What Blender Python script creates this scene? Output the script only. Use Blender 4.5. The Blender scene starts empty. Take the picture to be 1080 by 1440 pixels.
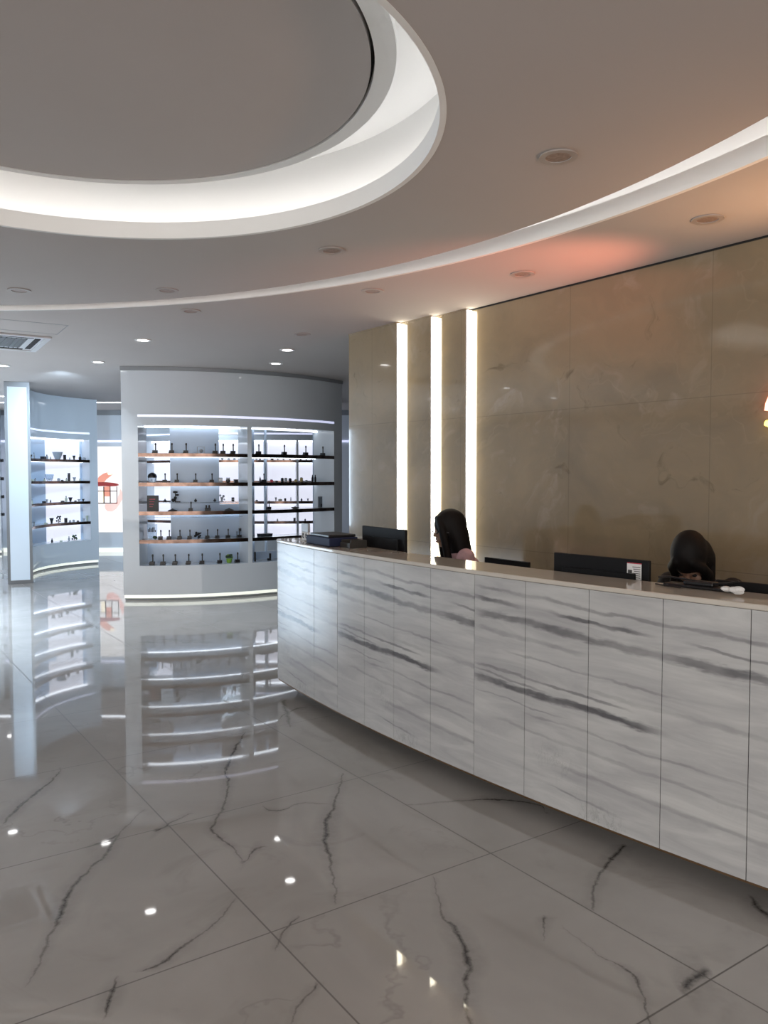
import bpy, bmesh, math, random
from mathutils import Vector, Matrix
from mathutils.geometry import tessellate_polygon
random.seed(7)
PI = math.pi
C = bpy.context.scene.collection

# ------------------------------------------------------------------ survey helpers
F, H, PITCH = 1120.0, 1.49, math.atan(50 / 1120.0)
Z0 = 2.79                      # ceiling height
def ray(x, y):
    d = ((x - 540) / F, 1.0, -(y - 720) / F)
    c, s = math.cos(-PITCH), math.sin(-PITCH)
    return Vector((d[0], d[1] * c - d[2] * s, d[1] * s + d[2] * c))
def at(x, y, z):
    r = ray(x, y); t = (z - H) / r.z
    return Vector((r.x * t, r.y * t, z))
def dirx(x, y=700):
    r = ray(x, y); return Vector((r.x, r.y)).normalized()
def hit_circle(x, c, r, near=True, y=700):
    """plan point where the sight line of column x meets a plan circle"""
    d = dirx(x, y); c = Vector(c)
    b = d.dot(c); q = b * b - (c.dot(c) - r * r)
    q = math.sqrt(max(q, 0)); t = b - q if near else b + q
    return d * t
def ang(p, c): return math.atan2(p[1] - c[1], p[0] - c[0])
def zat(y, dist):               # height seen at row y at forward distance dist
    return H - (y - 670) * dist / F

# ------------------------------------------------------------------ materials
MATS = {}
def mat(name, col, rough=.5, metal=0, spec=.5, coat=0, emit=None, strength=0, alpha=1, trans=0, ior=1.5, noise=None):
    m = bpy.data.materials.new(name); m.use_nodes = True
    nt = m.node_tree; b = nt.nodes['Principled BSDF']
    b.inputs['Base Color'].default_value = (*col, 1); b.inputs['Roughness'].default_value = rough
    b.inputs['Metallic'].default_value = metal; b.inputs['Specular IOR Level'].default_value = spec
    b.inputs['Coat Weight'].default_value = coat; b.inputs['Coat Roughness'].default_value = .03
    b.inputs['IOR'].default_value = ior; b.inputs['Transmission Weight'].default_value = trans
    if emit:
        b.inputs['Emission Color'].default_value = (*emit, 1); b.inputs['Emission Strength'].default_value = strength
    if noise:                   # small tonal variation: (scale, amount)
        tc = nt.nodes.new('ShaderNodeTexCoord'); n = nt.nodes.new('ShaderNodeTexNoise'); n.inputs['Scale'].default_value = noise[0]
        n.inputs['Detail'].default_value = 4
        mr = nt.nodes.new('ShaderNodeMapRange'); mr.inputs[1].default_value = .3; mr.inputs[2].default_value = .7
        mr.inputs[3].default_value = 1 - noise[1]; mr.inputs[4].default_value = 1 + noise[1]
        mx = nt.nodes.new('ShaderNodeVectorMath'); mx.operation = 'SCALE'; mx.inputs[0].default_value = col
        nt.links.new(tc.outputs['Object'], n.inputs['Vector']); nt.links.new(n.outputs[0], mr.inputs[0])
        nt.links.new(mr.outputs[0], mx.inputs['Scale']); nt.links.new(mx.outputs[0], b.inputs['Base Color'])
    MATS[name] = m; return m

class NT:
    def __init__(s, m): s.t = m.node_tree; s.b = s.t.nodes['Principled BSDF']
    def n(s, k, **kw):
        nd = s.t.nodes.new(k)
        for a, v in kw.items(): setattr(nd, a, v)
        return nd
    def set(s, nd, i, v):
        if isinstance(v, bpy.types.NodeSocket): s.t.links.new(v, nd.inputs[i])
        elif v is not None: nd.inputs[i].default_value = v
    def m(s, op, a, b=None, c=None, clamp=False):
        nd = s.n('ShaderNodeMath', operation=op, use_clamp=clamp)
        for i, v in enumerate((a, b, c)): s.set(nd, i, v)
        return nd.outputs[0]
    def vm(s, op, a, b=None, sc=None):
        nd = s.n('ShaderNodeVectorMath', operation=op); s.set(nd, 0, a); s.set(nd, 1, b)
        if sc is not None: s.set(nd, 3, sc)
        return nd.outputs['Value'] if op in ('DOT_PRODUCT', 'LENGTH') else nd.outputs[0]
    def noise(s, vec, scale, detail=3, rough=.5, dist=0, out=0):
        nd = s.n('ShaderNodeTexNoise'); s.set(nd, 'Vector', vec); nd.inputs['Scale'].default_value = scale
        nd.inputs['Detail'].default_value = detail; nd.inputs['Roughness'].default_value = rough; nd.inputs['Distortion'].default_value = dist
        return nd.outputs[out]
    def mr(s, v, a, b, c=0., d=1., smooth=False):
        nd = s.n('ShaderNodeMapRange'); nd.interpolation_type = 'SMOOTHSTEP' if smooth else 'LINEAR'
        for i, x in enumerate((v, a, b, c, d)): s.set(nd, i, x)
        return nd.outputs[0]
    def mix(s, f, a, b):
        nd = s.n('ShaderNodeMix', data_type='RGBA')
        s.set(nd, 0, f); s.set(nd, 6, a if isinstance(a, bpy.types.NodeSocket) else (*a, 1)); s.set(nd, 7, b if isinstance(b, bpy.types.NodeSocket) else (*b, 1))
        return nd.outputs[2]
    def curve(s, v, pts):
        nd = s.n('ShaderNodeFloatCurve'); s.set(nd, 1, v); cv = nd.mapping.curves[0]
        while len(cv.points) < len(pts): cv.points.new(.5, .5)
        for p, q in zip(cv.points, pts): p.location = q
        nd.mapping.update(); return nd.outputs[0]
    def link(s, o, i): s.t.links.new(o, s.b.inputs[i])

# tile frame: joint corner and axes surveyed from the floor
TP = at(690, 1200, 0); TA = math.radians(34.6); TILE = .962
TU = Vector((math.cos(TA), math.sin(TA))); TV = Vector((math.sin(TA), -math.cos(TA)))

def floor_material():
    m = mat('polished_marble_tile', (.4, .38, .36), rough=.035, spec=.55, ior=1.55)
    k = NT(m); pos = k.n('ShaderNodeNewGeometry').outputs['Position']
    rel = k.vm('SUBTRACT', pos, tuple(TP))
    u = k.m('DIVIDE', k.vm('DOT_PRODUCT', rel, (TU.x, TU.y, 0)), TILE); v = k.m('DIVIDE', k.vm('DOT_PRODUCT', rel, (TV.x, TV.y, 0)), TILE)
    def dedge(a):
        f = k.m('FRACT', k.m('ADD', a, .5)); return k.m('ABSOLUTE', k.m('SUBTRACT', f, .5))
    d = k.m('MINIMUM', dedge(u), dedge(v))
    joint = k.mr(d, .0018, .0036, 1, 0)
    cell = k.n('ShaderNodeCombineXYZ'); k.set(cell, 0, k.m('FLOOR', u)); k.set(cell, 1, k.m('FLOOR', v))
    wn = k.n('ShaderNodeTexWhiteNoise'); k.set(wn, 0, cell.outputs[0])
    # cloudy body
    cl = k.noise(pos, 1.3, 5, .55, .6)
    body = k.mix(k.mr(cl, .3, .72), (.39, .37, .345), (.50, .48, .455))
    body = k.mix(k.mr(wn.outputs[0], 0, 1, 0, .22), body, (.36, .345, .325))
    smudge = k.mr(k.noise(k.vm('ADD', pos, (7, 3, 0)), 2.2, 4, .6, 1.5), .56, .74, 0, .38, True)
    body = k.mix(smudge, body, (.31, .29, .265))
    # faint procedural network of hairline veins, per tile shift
    off = k.vm('SCALE', wn.outputs[1], None, 9.0)
    pv = k.vm('ADD', pos, off)
    w = k.vm('SCALE', k.vm('SUBTRACT', k.noise(pv, 1.6, 5, .6, 0, 1), (.5, .5, .5)), None, 1.3)
    ridge = k.m('ABSOLUTE', k.m('SUBTRACT', k.noise(k.vm('ADD', pv, w), .75, 2, .5), .5))
    hair = k.m('MULTIPLY', k.mr(ridge, .0, .011, 1, 0, True), k.mr(k.noise(pv, 1.1, 2), .50, .66, 0, .22))
    # main veins traced in plan
    V = [([(85,1080),(65,1105),(35,1127),(15,1145),(5,1160)], [.25,.8,1,.9,.4], .010, 'y'),
         ([(202,1140),(165,1177),(150,1200),(125,1222),(100,1252),(85,1285),(75,1310),(55,1350),(37,1385)], [.2,.5,.8,.7,.9,1,.5,.4,.2], .012, 'y'),
         ([(345,1030),(320,1080),(320,1110),(312,1140),(300,1160),(307,1175),(330,1195),(342,1215)], [.4,1,.7,.6,.7,.8,.5,.2], .010, 'y'),
         ([(482,1088),(472,1125),(460,1160),(458,1180),(465,1210),(472,1270)], [.3,.7,1,1,.6,.3], .012, 'y'),
         ([(330,1267),(305,1295),(275,1320),(245,1340),(220,1357),(190,1370)], [.25,.4,.5,.9,.8,.4], .009, 'y'),
         ([(162,1378),(155,1405),(147,1432)], [.6,1,.3], .008, 'y'),
         ([(419,1290),(400,1310),(389,1332)], [.6,.5,.3], .007, 'y'),
         ([(442,1385),(425,1410),(408,1440)], [.7,.5,.3], .008, 'y'),
         ([(610,1235),(619,1277),(641,1310),(658,1354),(655,1393),(663,1440)], [.2,.4,.9,1,.8,.8], .012, 'y'),
         ([(877,1190),(852,1221),(836,1243),(830,1277)], [1,.8,.6,.5], .011, 'y'),
         ([(790,1305),(852,1349),(880,1363),(899,1388),(908,1421),(919,1445)], [.1,.3,.8,.7,.6,.5], .007, 'y'),
         ([(572,1132),(647,1126),(700,1124),(769,1143)], [.2,.5,1,.7], .008, 'x'),
         ([(1056,1262),(1068,1276),(1090,1296)], [.5,1,1], .014, 'y'),
         ([(370,1128),(385,1139),(425,1130),(466,1131)], [.3,.7,.4,.3], .006, 'x'),
         ([(344,1212),(356,1198),(372,1191)], [.6,.7,.2], .009, 'x'),
         ([(222,1168),(240,1157),(268,1144)], [.9,.6,.2], .010, 'x'),
         ([(120,1192),(140,1186),(163,1176)], [.3,.7,.9], .012, 'x'),
         ([(963,1393),(972,1380),(992,1366)], [.9,1,.9], .020, 'x'),
         ([(765,1318),(768,1290)], [.2,.8], .008, 'y'),
         ([(390,1012),(402,1003),(430,994)], [.8,.8,.3], .012, 'x'),
         ([(408,1022),(402,1000),(399,985)], [.3,.7,.5], .03, 'y')]
    dist3 = k.vm('SUBTRACT', k.noise(pos, 9, 5, .65, 0, 1), (.5, .5, .5))
    pd = k.vm('ADD', pos, k.vm('SCALE', dist3, None, .055))
    sx = k.n('ShaderNodeSeparateXYZ'); k.set(sx, 0, pd)
    tot = hair
    for pts, ws, wid, ax in V:
        P = [at(a, b, 0) for a, b in pts]
        if ax == 'y': q = [(p.y, p.x) for p in P]; s_, o_ = sx.outputs[1], sx.outputs[0]
        else: q = [(p.x, p.y) for p in P]; s_, o_ = sx.outputs[0], sx.outputs[1]
        qw = sorted(zip(q, ws)); q = [a for a, _ in qw]; ww = [b for _, b in qw]
        a0, a1 = q[0][0], q[-1][0]; b0 = min(b for _, b in q) - .01; b1 = max(b for _, b in q) + .01
        s01 = k.mr(s_, a0, a1); nd = s01.node; nd.clamp = True
        cx = k.curve(s01, [((a - a0) / (a1 - a0), (b - b0) / (b1 - b0)) for a, b in q])
        cxw = k.m('MULTIPLY_ADD', cx, b1 - b0, b0)
        cw = k.curve(s01, [(max(.02, min(.98, (a - a0) / (a1 - a0))), w_) for (a, b), w_ in zip(q, ww)])
        sl = max(.35, math.cos(math.atan(abs((q[-1][1] - q[0][1]) / (a1 - a0)))))
        dd = k.m('MULTIPLY', k.m('ABSOLUTE', k.m('SUBTRACT', o_, cxw)), sl)
        wd = k.m('MULTIPLY_ADD', cw, wid * 1.25, .002)
        core = k.m('SUBTRACT', 1, k.m('DIVIDE', dd, wd), clamp=True)
        halo = k.m('MULTIPLY', k.m('SUBTRACT', 1, k.m('DIVIDE', dd, k.m('MULTIPLY', wd, 4.0)), clamp=True), .30)
        ins = k.m('MULTIPLY', k.mr(s_, a0 - .02, a0 + .005), k.mr(s_, a1 - .005, a1 + .02, 1, 0))
        e = k.m('MULTIPLY', k.m('MULTIPLY', k.m('MAXIMUM', k.m('MULTIPLY', core, 1.1), halo), ins), k.m('MULTIPLY_ADD', cw, .75, .2))
        tot = k.m('MAXIMUM', tot, e)
    brk = k.mr(k.noise(pos, 30, 3, .6), .3, .55, .55, 1.)
    tot = k.m('MULTIPLY', tot, brk, clamp=True)
    col = k.mix(tot, body, (.055, .050, .048))
    col = k.mix(k.m('MULTIPLY', joint, .8), col, (.07, .062, .055))
    k.link(col, 'Base Color')
    k.link(k.mr(joint, 0, 1, .03, .4), 'Roughness')
    bmp = k.n('ShaderNodeBump'); bmp.inputs['Strength'].default_value = .0; bmp.inputs['Distance'].default_value = .002
    k.set(bmp, 'Height', k.noise(pos, 5, 1)); k.link(bmp.outputs[0], 'Normal')
    return m

def counter_material():
    m = mat('veined_white_marble', (.6, .6, .58), rough=.16, spec=.5)
    k = NT(m); uv = k.n('ShaderNodeUVMap').outputs[0]; uv_sep = k.n('ShaderNodeSeparateXYZ'); k.set(uv_sep, 0, uv)
    sc = k.vm('MULTIPLY', uv, (2.0, 13.0, 1)); n1 = k.noise(sc, 1.0, 5, .6, .7)
    wob = k.m('MULTIPLY', k.m('SUBTRACT', k.noise(k.vm('MULTIPLY', uv, (2.6, 5, 1)), 1.5, 4, .6), .5), .05)
    u = uv_sep.outputs[0]; v = k.m('ADD', uv_sep.outputs[1], wob)
    col = k.mix(k.mr(n1, .32, .70), (.53, .535, .53), (.37, .37, .38))
    n2 = k.noise(k.vm('MULTIPLY', uv, (1.1, 5, 1)), 1.4, 4, .55, .4)
    col = k.mix(k.mr(n2, .5, .75, 0, .5, True), col, (.36, .36, .37))
    bands = [(.868, -.052, .020, .85, 0, 1.62, 1.2), (.935, -.065, .012, .9, -.02, .36, 1), (.945, -.068, .010, .85, .45, 1.0, 1), (.955, -.075, .006, .6, 1.05, 1.6, 1),
             (.560, -.028, .019, .95, -.03, 1.05, 1), (.625, -.045, .007, .6, 0, .9, 1), (.60, -.07, .006, .6, .0, .5, 1), (.985, -.05, .009, .5, .0, 1.7, 1),
             (.72, -.05, .006, .4, .2, 1.1, 1), (.47, -.04, .006, .35, .3, 1.4, 1), (.50, -.04, .004, .4, 0, .6, 1), (.40, -.05, .009, .28, .1, 1.6, 1), (.30, -.05, .010, .3, .5, 1.7, 1),
             (.80, -.06, .011, .35, .0, .7, 1), (.66, -.05, .010, .25, .6, 1.5, 1), (.22, -.09, .006, .45, .45, .85, 1)]
    frag = k.noise(k.vm('MULTIPLY', uv, (9, 60, 1)), 1, 3, .6)
    tot = None
    for v0, s_, w, st, u0, u1, _ in bands:
        cen = k.m('MULTIPLY_ADD', u, s_, v0); d = k.m('ABSOLUTE', k.m('SUBTRACT', v, cen))
        d = k.m('ADD', d, k.m('MULTIPLY', k.m('SUBTRACT', frag, .5), w * 1.5))
        e = k.m('MULTIPLY', k.mr(d, w * .3, w * 1.25, st, 0, True), k.mr(u, u0 - .05, u0 + .12, 0, 1, True))
        e = k.m('MULTIPLY', e, k.mr(u, u1 - .2, u1, 1, 0, True))
        tot = e if tot is None else k.m('MAXIMUM', tot, e)
    gate = k.mr(k.noise(k.vm('MULTIPLY', uv, (4.5, 8, 1)), 1, 3), .3, .6, .45, 1.)
    col = k.mix(k.m('MULTIPLY', tot, gate), col, (.095, .095, .105))
    # crackly greenish patches low on the slabs
    crk = k.m('ABSOLUTE', k.m('SUBTRACT', k.noise(k.vm('MULTIPLY', uv, (16, 6, 1)), 1.2, 5, .65, 1.2), .5))
    pm = k.m('MULTIPLY', k.mr(k.noise(k.vm('MULTIPLY', uv, (2.2, 2.5, 1)), 1, 2), .5, .68), k.mr(uv_sep.outputs[1], .15, .45, .7, .0))
    col = k.mix(k.m('MULTIPLY', k.mr(crk, 0, .035, 1, 0), pm), col, (.20, .215, .20))
    k.link(col, 'Base Color'); return m

def onyx_material():
    m = mat('polished_onyx', (.3, .25, .17), rough=.08, spec=.5, coat=.8)
    k = NT(m); tc = k.n('ShaderNodeTexCoord').outputs['Object']
    w = k.vm('SCALE', k.vm('SUBTRACT', k.noise(tc, .9, 4, .6, 0, 1), (.5, .5, .5)), None, 1.2)
    p = k.vm('ADD', tc, w)
    a = k.noise(k.vm('MULTIPLY', p, (1, 1, 1.5)), .9, 5, .58, .3)
    col = k.mix(k.mr(a, .33, .68), (.31, .24, .15), (.22, .175, .115))
    b = k.noise(k.vm('ADD', p, (4, 9, 2)), 1.5, 5, .6, .8)
    col = k.mix(k.mr(b, .54, .70, 0, .65, True), col, (.36, .30, .23))
    c = k.noise(k.vm('ADD', p, (14, 1, 7)), 2.1, 6, .66, 1.6)
    col = k.mix(k.mr(c, .60, .76, 0, .75, True), col, (.12, .09, .05))
    r = k.m('ABSOLUTE', k.m('SUBTRACT', k.noise(k.vm('ADD', p, (2, 5, 3)), 1.1, 4, .6), .5))
    col = k.mix(k.m('MULTIPLY', k.mr(r, 0, .012, 1, 0, True), k.mr(a, .45, .6, 0, .12)), col, (.46, .38, .26))
    # very faint slab seams every metre or so
    s = k.n('ShaderNodeSeparateXYZ'); k.set(s, 0, tc)
    f = k.m('ABSOLUTE', k.m('SUBTRACT', k.m('FRACT', k.m('DIVIDE', s.outputs[0], 1.05)), .5))
    g = k.m('ABSOLUTE', k.m('SUBTRACT', k.m('FRACT', k.m('DIVIDE', k.m('ADD', s.outputs[2], .55), 1.0)), .5))
    col = k.mix(k.mr(k.m('MINIMUM', f, g), .0012, .0035, .35, 0), col, (.10, .08, .05))
    k.link(col, 'Base Color')
    bmp = k.n('ShaderNodeBump'); bmp.inputs['Strength'].default_value = .12; bmp.inputs['Distance'].default_value = .004
    k.set(bmp, 'Height', k.noise(tc, 2.2, 2)); k.link(bmp.outputs[0], 'Normal')
    return m

mat('ceiling_paint', (.49, .455, .44), rough=.9, spec=.2, noise=(1.5, .015))
mat('cove_white', (.85, .85, .84), rough=.85, spec=.2)
mat('dark_gap', (.01, .01, .01), rough=.8)
mat('white_lacquer', (.60, .65, .70), rough=.06, spec=.5)
mat('grey_trim', (.24, .26, .28), rough=.4)
mat('wall_paint', (.60, .66, .72), rough=.35)
mat('back_panel', (.54, .66, .82), rough=.25)
mat('rose_gold', (.16, .105, .085), rough=.13, metal=1, noise=(9, .5))
mat('led_white', (1, 1, 1), emit=(.86, .92, 1), strength=2.9)
mat('led_lavender', (1, 1, 1), emit=(.66, .70, 1), strength=.62)
mat('led_cove', (1, 1, 1), emit=(1, .985, .97), strength=5)
mat('led_warm', (1, 1, 1), emit=(1, .94, .74), strength=9)
mat('led_toe', (1, 1, 1), emit=(.95, 1, .85), strength=.55)
mat('lamp_lens', (1, 1, 1), emit=(1, .98, .96), strength=9)
mat('lamp_off', (.30, .22, .18), rough=.35, noise=(60, .3))
mat('lamp_rim', (.38, .34, .32), rough=.4)
mat('lamp_rim_white', (.8, .8, .8), rough=.4)
mat('lightbox_face', (.35, .40, .45), rough=.3, emit=(.62, .80, 1), strength=.42)
mat('backlit_panel', (.5, .52, .56), rough=.4, emit=(.86, .87, 1), strength=.6)
mat('poster_face', (.35, .35, .35), rough=.3, emit=(1, .97, .96), strength=.66)
mat('poster_coral', (.6, .25, .18), rough=.4, emit=(.9, .34, .24), strength=.5)
mat('poster_pink', (.6, .4, .38), rough=.4, emit=(1, .58, .50), strength=.60)
mat('poster_red', (.25, .02, .02), rough=.4, emit=(.25, .02, .02), strength=.5)
mat('poster_line', (.08, .02, .02), rough=.4)
mat('poster_cream', (.7, .65, .5), rough=.4, emit=(1, .86, .62), strength=.8)
mat('black_plastic', (.010, .010, .012), rough=.35)
mat('screen_back', (.005, .005, .006), rough=.6, spec=.25)
mat('charcoal', (.012, .013, .017), rough=.4)
mat('steel', (.35, .36, .38), rough=.25, metal=1)
mat('acrylic', (.75, .85, .95), rough=.08, trans=.85, ior=1.3)
mat('clear_glass', (.95, .98, 1), rough=.0, trans=1, ior=1.02)
mat('navy', (.010, .016, .05), rough=.6, spec=.3)
mat('paper', (.72, .72, .72), rough=.7)
mat('print_ink', (.06, .06, .06), rough=.7)
mat('plant_green', (.22, .45, .05), rough=.6)
mat('leaf_dark', (.03, .07, .03), rough=.6)
mat('pot', (.5, .55, .45), rough=.5)
mat('product_grey', (.35, .38, .42), rough=.4)
mat('product_red', (.5, .06, .10), rough=.4)
mat('product_gold', (.45, .35, .15), rough=.35)
mat('countertop_stone', (.56, .52, .46), rough=.05, spec=.7, ior=1.6, noise=(3, .06))
mat('bronze_edge', (.16, .10, .055), rough=.35, metal=.6)
mat('plinth', (.03, .028, .025), rough=.5)
mat('desk_wood', (.25, .2, .15), rough=.4, noise=(6, .15))
mat('skin', (.42, .27, .20), rough=.5)
mat('hair', (.005, .004, .004), rough=.65, spec=.25)
mat('pink_top', (.62, .42, .46), rough=.8, noise=(25, .15))
mat('black_cloth', (.012, .012, .014), rough=.8)
mat('sign_pink', (.8, .3, .3), emit=(1, .25, .16), strength=4)
mat('sign_yellow', (.8, .7, .2), emit=(1, .75, .12), strength=3)
mat('grille', (.10, .11, .12), rough=.5)
mat('vent_frame', (.55, .56, .58), rough=.4)
floor_material_ = floor_material(); MATS['floor'] = floor_material_
MATS['marble'] = counter_material(); MATS['onyx'] = onyx_material()

# ------------------------------------------------------------------ mesh helpers
class MB:
    def __init__(s): s.v = []; s.f = []; s.uv = None
    def add(s, vs, fs):
        o = len(s.v); s.v += [tuple(p) for p in vs]; s.f += [tuple(i + o for i in f) for f in fs]; return s
    def box(s, x0, x1, y0, y1, z0, z1, M=None):
        vs = [Vector((x, y, z)) for x in (x0, x1) for y in (y0, y1) for z in (z0, z1)]
        if M: vs = [M @ p for p in vs]
        return s.add(vs, [(0,1,3,2),(4,6,7,5),(0,4,5,1),(2,3,7,6),(0,2,6,4),(1,5,7,3)])
    def cyl(s, p, q, r0, r1=None, n=16, caps=True):
        r1 = r0 if r1 is None else r1; p, q = Vector(p), Vector(q); d = (q - p).normalized()
        a = d.orthogonal().normalized(); b = d.cross(a); vs = []
        for c, r in ((p, r0), (q, r1)):
            vs += [c + (a * math.cos(2*PI*i/n) + b * math.sin(2*PI*i/n)) * r for i in range(n)]
        fs = [(i, (i+1) % n, n + (i+1) % n, n + i) for i in range(n)]
        if caps: fs += [tuple(range(n))[::-1], tuple(range(n, 2*n))]
        return s.add(vs, fs)
    def lathe(s, prof, n=24, M=None):
        vs = [Vector((r * math.cos(2*PI*i/n), r * math.sin(2*PI*i/n), z)) for r, z in prof for i in range(n)]
        if M: vs = [M @ p for p in vs]
        fs = [(j*n + i, j*n + (i+1) % n, (j+1)*n + (i+1) % n, (j+1)*n + i) for j in range(len(prof)-1) for i in range(n)]
        fs += [tuple(range(n))[::-1], tuple(range((len(prof)-1)*n, len(prof)*n))]
        return s.add(vs, fs)
    def prism(s, pts, z0, z1, M=None):
        n = len(pts); vs = [Vector((*p, z)) for z in (z0, z1) for p in pts]
        if M: vs = [M @ p for p in vs]
        return s.add(vs, [(i, (i+1) % n, n + (i+1) % n, n + i) for i in range(n)] + [tuple(range(n))[::-1], tuple(range(n, 2*n))])
    def arc(s, c, r0, r1, a0, a1, z0, z1, n=None):
        """curved bar between two plan radii"""
        n = n or max(2, int(abs(a1 - a0) * max(r0, r1) / .06)); n = min(n, 256); vs = []
        full = abs(abs(a1 - a0) - 2 * PI) < 1e-6
        m = n if full else n + 1
        for i in range(m):
            a = a0 + (a1 - a0) * i / n; ca, sa = math.cos(a), math.sin(a)
            for r, z in ((r0, z0), (r1, z0), (r1, z1), (r0, z1)): vs.append((c[0] + ca * r, c[1] + sa * r, z))
        fs = []
        for i in range(n):
            a = 4 * i; b = 4 * ((i + 1) % m)
            for k in range(4): fs.append((a + k, a + (k+1) % 4, b + (k+1) % 4, b + k))
        if not full: fs += [(3, 2, 1, 0), (4*n, 4*n+1, 4*n+2, 4*n+3)]
        return s.add(vs, fs)
    def sphere(s, c, r, n=16, sc=(1,1,1), M=None):
        prof = [(math.sin(PI*i/n), -math.cos(PI*i/n)) for i in range(n+1)]; vs = []
        for rr, z in prof:
            for j in range(n):
                p = Vector((c[0] + rr*math.cos(2*PI*j/n)*r*sc[0], c[1] + rr*math.sin(2*PI*j/n)*r*sc[1], c[2] + z*r*sc[2]))
                vs.append(M @ p if M else p)
        return s.add(vs, [(j*n+i, j*n+(i+1) % n, (j+1)*n+(i+1) % n, (j+1)*n+i) for j in range(n) for i in range(n)])
    def tube(s, pts, r, n=8):
        for a, b in zip(pts, pts[1:]): s.cyl(a, b, r, r, n)
        for p in pts[1:-1]: s.sphere(p, r, 8)
        return s
    def build(s, name, m, parent=None, smooth=False, bevel=0, M=None):
        me = bpy.data.meshes.new(name); me.from_pydata(s.v, [], s.f); me.update()
        bm = bmesh.new(); bm.from_mesh(me); bmesh.ops.remove_doubles(bm, verts=bm.verts, dist=1e-6)
        bmesh.ops.recalc_face_normals(bm, faces=bm.faces); bm.to_mesh(me); bm.free()
        me.materials.append(MATS[m] if isinstance(m, str) else m)
        o = bpy.data.objects.new(name, me); C.objects.link(o)
        if parent: o.parent = parent
        if M: o.matrix_local = M
        if smooth:
            for p in me.polygons: p.use_smooth = True
            try: me.set_sharp_from_angle(angle=math.radians(35))
            except Exception: pass
        if bevel:
            b = o.modifiers.new('b', 'BEVEL'); b.width = bevel; b.segments = 2; b.limit_method = 'ANGLE'
        return o
def tag(o, label, cat, group=None):
    o['label'] = label; o['category'] = cat
    if group: o['group'] = group
    return o
def thing(name, label, cat, loc=(0,0,0), rz=0, group=None):
    o = bpy.data.objects.new(name, None); C.objects.link(o); o.location = loc; o.rotation_euler = (0,0,rz); o.empty_display_size = .1
    return tag(o, label, cat, group)
def struct(o): o['kind'] = 'structure'; return o
def dup(root, loc, rz, label, group=None, scale=None):
    r = root.copy(); C.objects.link(r); r.location = loc; r.rotation_euler = (0,0,rz); r['label'] = label
    if group: r['group'] = group
    if scale: r.scale = scale
    for ch in list(root.children):
        c = ch.copy(); C.objects.link(c); c.parent = r; c.matrix_parent_inverse = ch.matrix_parent_inverse.copy()
        for g in list(ch.children):
            d = g.copy(); C.objects.link(d); d.parent = c
    return r
def light(name, kind, loc, energy, col=(1,1,1), size=.1, target=None, **kw):
    l = bpy.data.lights.new(name, kind); l.energy = energy; l.color = col
    if kind == 'AREA': l.shape = 'DISK'; l.size = size
    elif kind in ('POINT', 'SPOT'): l.shadow_soft_size = size
    for a, v in kw.items(): setattr(l, a, v)
    o = bpy.data.objects.new(name, l); C.objects.link(o); o.location = loc
    d = (Vector(target) - Vector(loc)) if target else Vector((0,0,-1))
    o.rotation_euler = d.to_track_quat('-Z', 'Y').to_euler(); return o

# ------------------------------------------------------------------ floor and ceiling
RX0, RX1, RY0, RY1 = -13.0, 6.0, -5.0, 16.0
struct(MB().box(RX0, RX1, RY0, RY1, -.1, 0).build('floor', 'floor'))

HC, HR = (-1.208, 3.0), 1.417          # round coffer
OC, OR_ = (-3.053, 1.247), 5.047       # outer edge of ring slot
IC, IR = (-2.966, 1.546), 4.570        # inner edge of ring slot
def ring_pts(c, r, n=180, rev=False):
    p = [(c[0] + r*math.cos(2*PI*i/n), c[1] + r*math.sin(2*PI*i/n)) for i in range(n)]
    return p[::-1] if rev else p
def slab(loops, z0, z1):
    polys = [[Vector((*p, 0)) for p in lp] for lp in loops]; tris = tessellate_polygon(polys)
    flat = [p for lp in loops for p in lp]; n = len(flat)
    vs = [(*p, z0) for p in flat] + [(*p, z1) for p in flat]
    fs = [t for t in tris] + [tuple(i + n for i in t[::-1]) for t in tris]; o = 0
    for lp in loops:
        k = len(lp); fs += [(o+i, o+(i+1) % k, n+o+(i+1) % k, n+o+i) for i in range(k)]; o += k
    return MB().add(vs, fs)
LIP = .085
rect = [(RX0, RY0), (RX1, RY0), (RX1, RY1), (RX0, RY1)]
struct(slab([rect, ring_pts(OC, OR_ + .005)], Z0, Z0 + .02).build('ceiling', 'ceiling_paint'))
struct(slab([ring_pts(IC, IR), ring_pts(HC, HR + .005)], Z0, Z0 + .02).build('ceiling', 'ceiling_paint'))
def cove(c, r, idx, led, r_in=None):
    """upstand lip, trough, wall and lid round a circular opening of radius r"""
    a = (0, 2*PI)
    struct(MB().arc(c, r - .006, r + .018, *a, Z0 - .0015, Z0 + LIP, 200).build(f'trim_{idx}', 'cove_white', smooth=True))
    struct(MB().arc(c, r + .155, r + .175, *a, Z0 + .021, Z0 + .40, 200).build(f'trim_{idx+1}', 'cove_white', smooth=True))
    s = MB().arc(c, r + .06, r + .10, *a, Z0 + .022, Z0 + .030, 200).build('led_strip', led)
    return s
s = cove(HC, HR, 1, 'led_cove'); tag(s, 'circular light strip hidden in the round ceiling recess', 'light strip')
s = cove(OC, OR_, 3, 'led_cove'); tag(s, 'long curved light strip in the sweeping ceiling slot', 'light strip')
# lids
struct(slab([ring_pts(HC, HR + .175)], Z0 + .40, Z0 + .42).build('ceiling', 'cove_white'))
struct(slab([ring_pts(OC, OR_ + .175), ring_pts(IC, IR - .12)], Z0 + .40, Z0 + .42).build('ceiling', 'cove_white'))
struct(MB().arc(IC, IR - .12, IR - .10, 0, 2*PI, Z0 + .021, Z0 + .40, 200).build('trim_5', 'cove_white', smooth=True))
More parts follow.
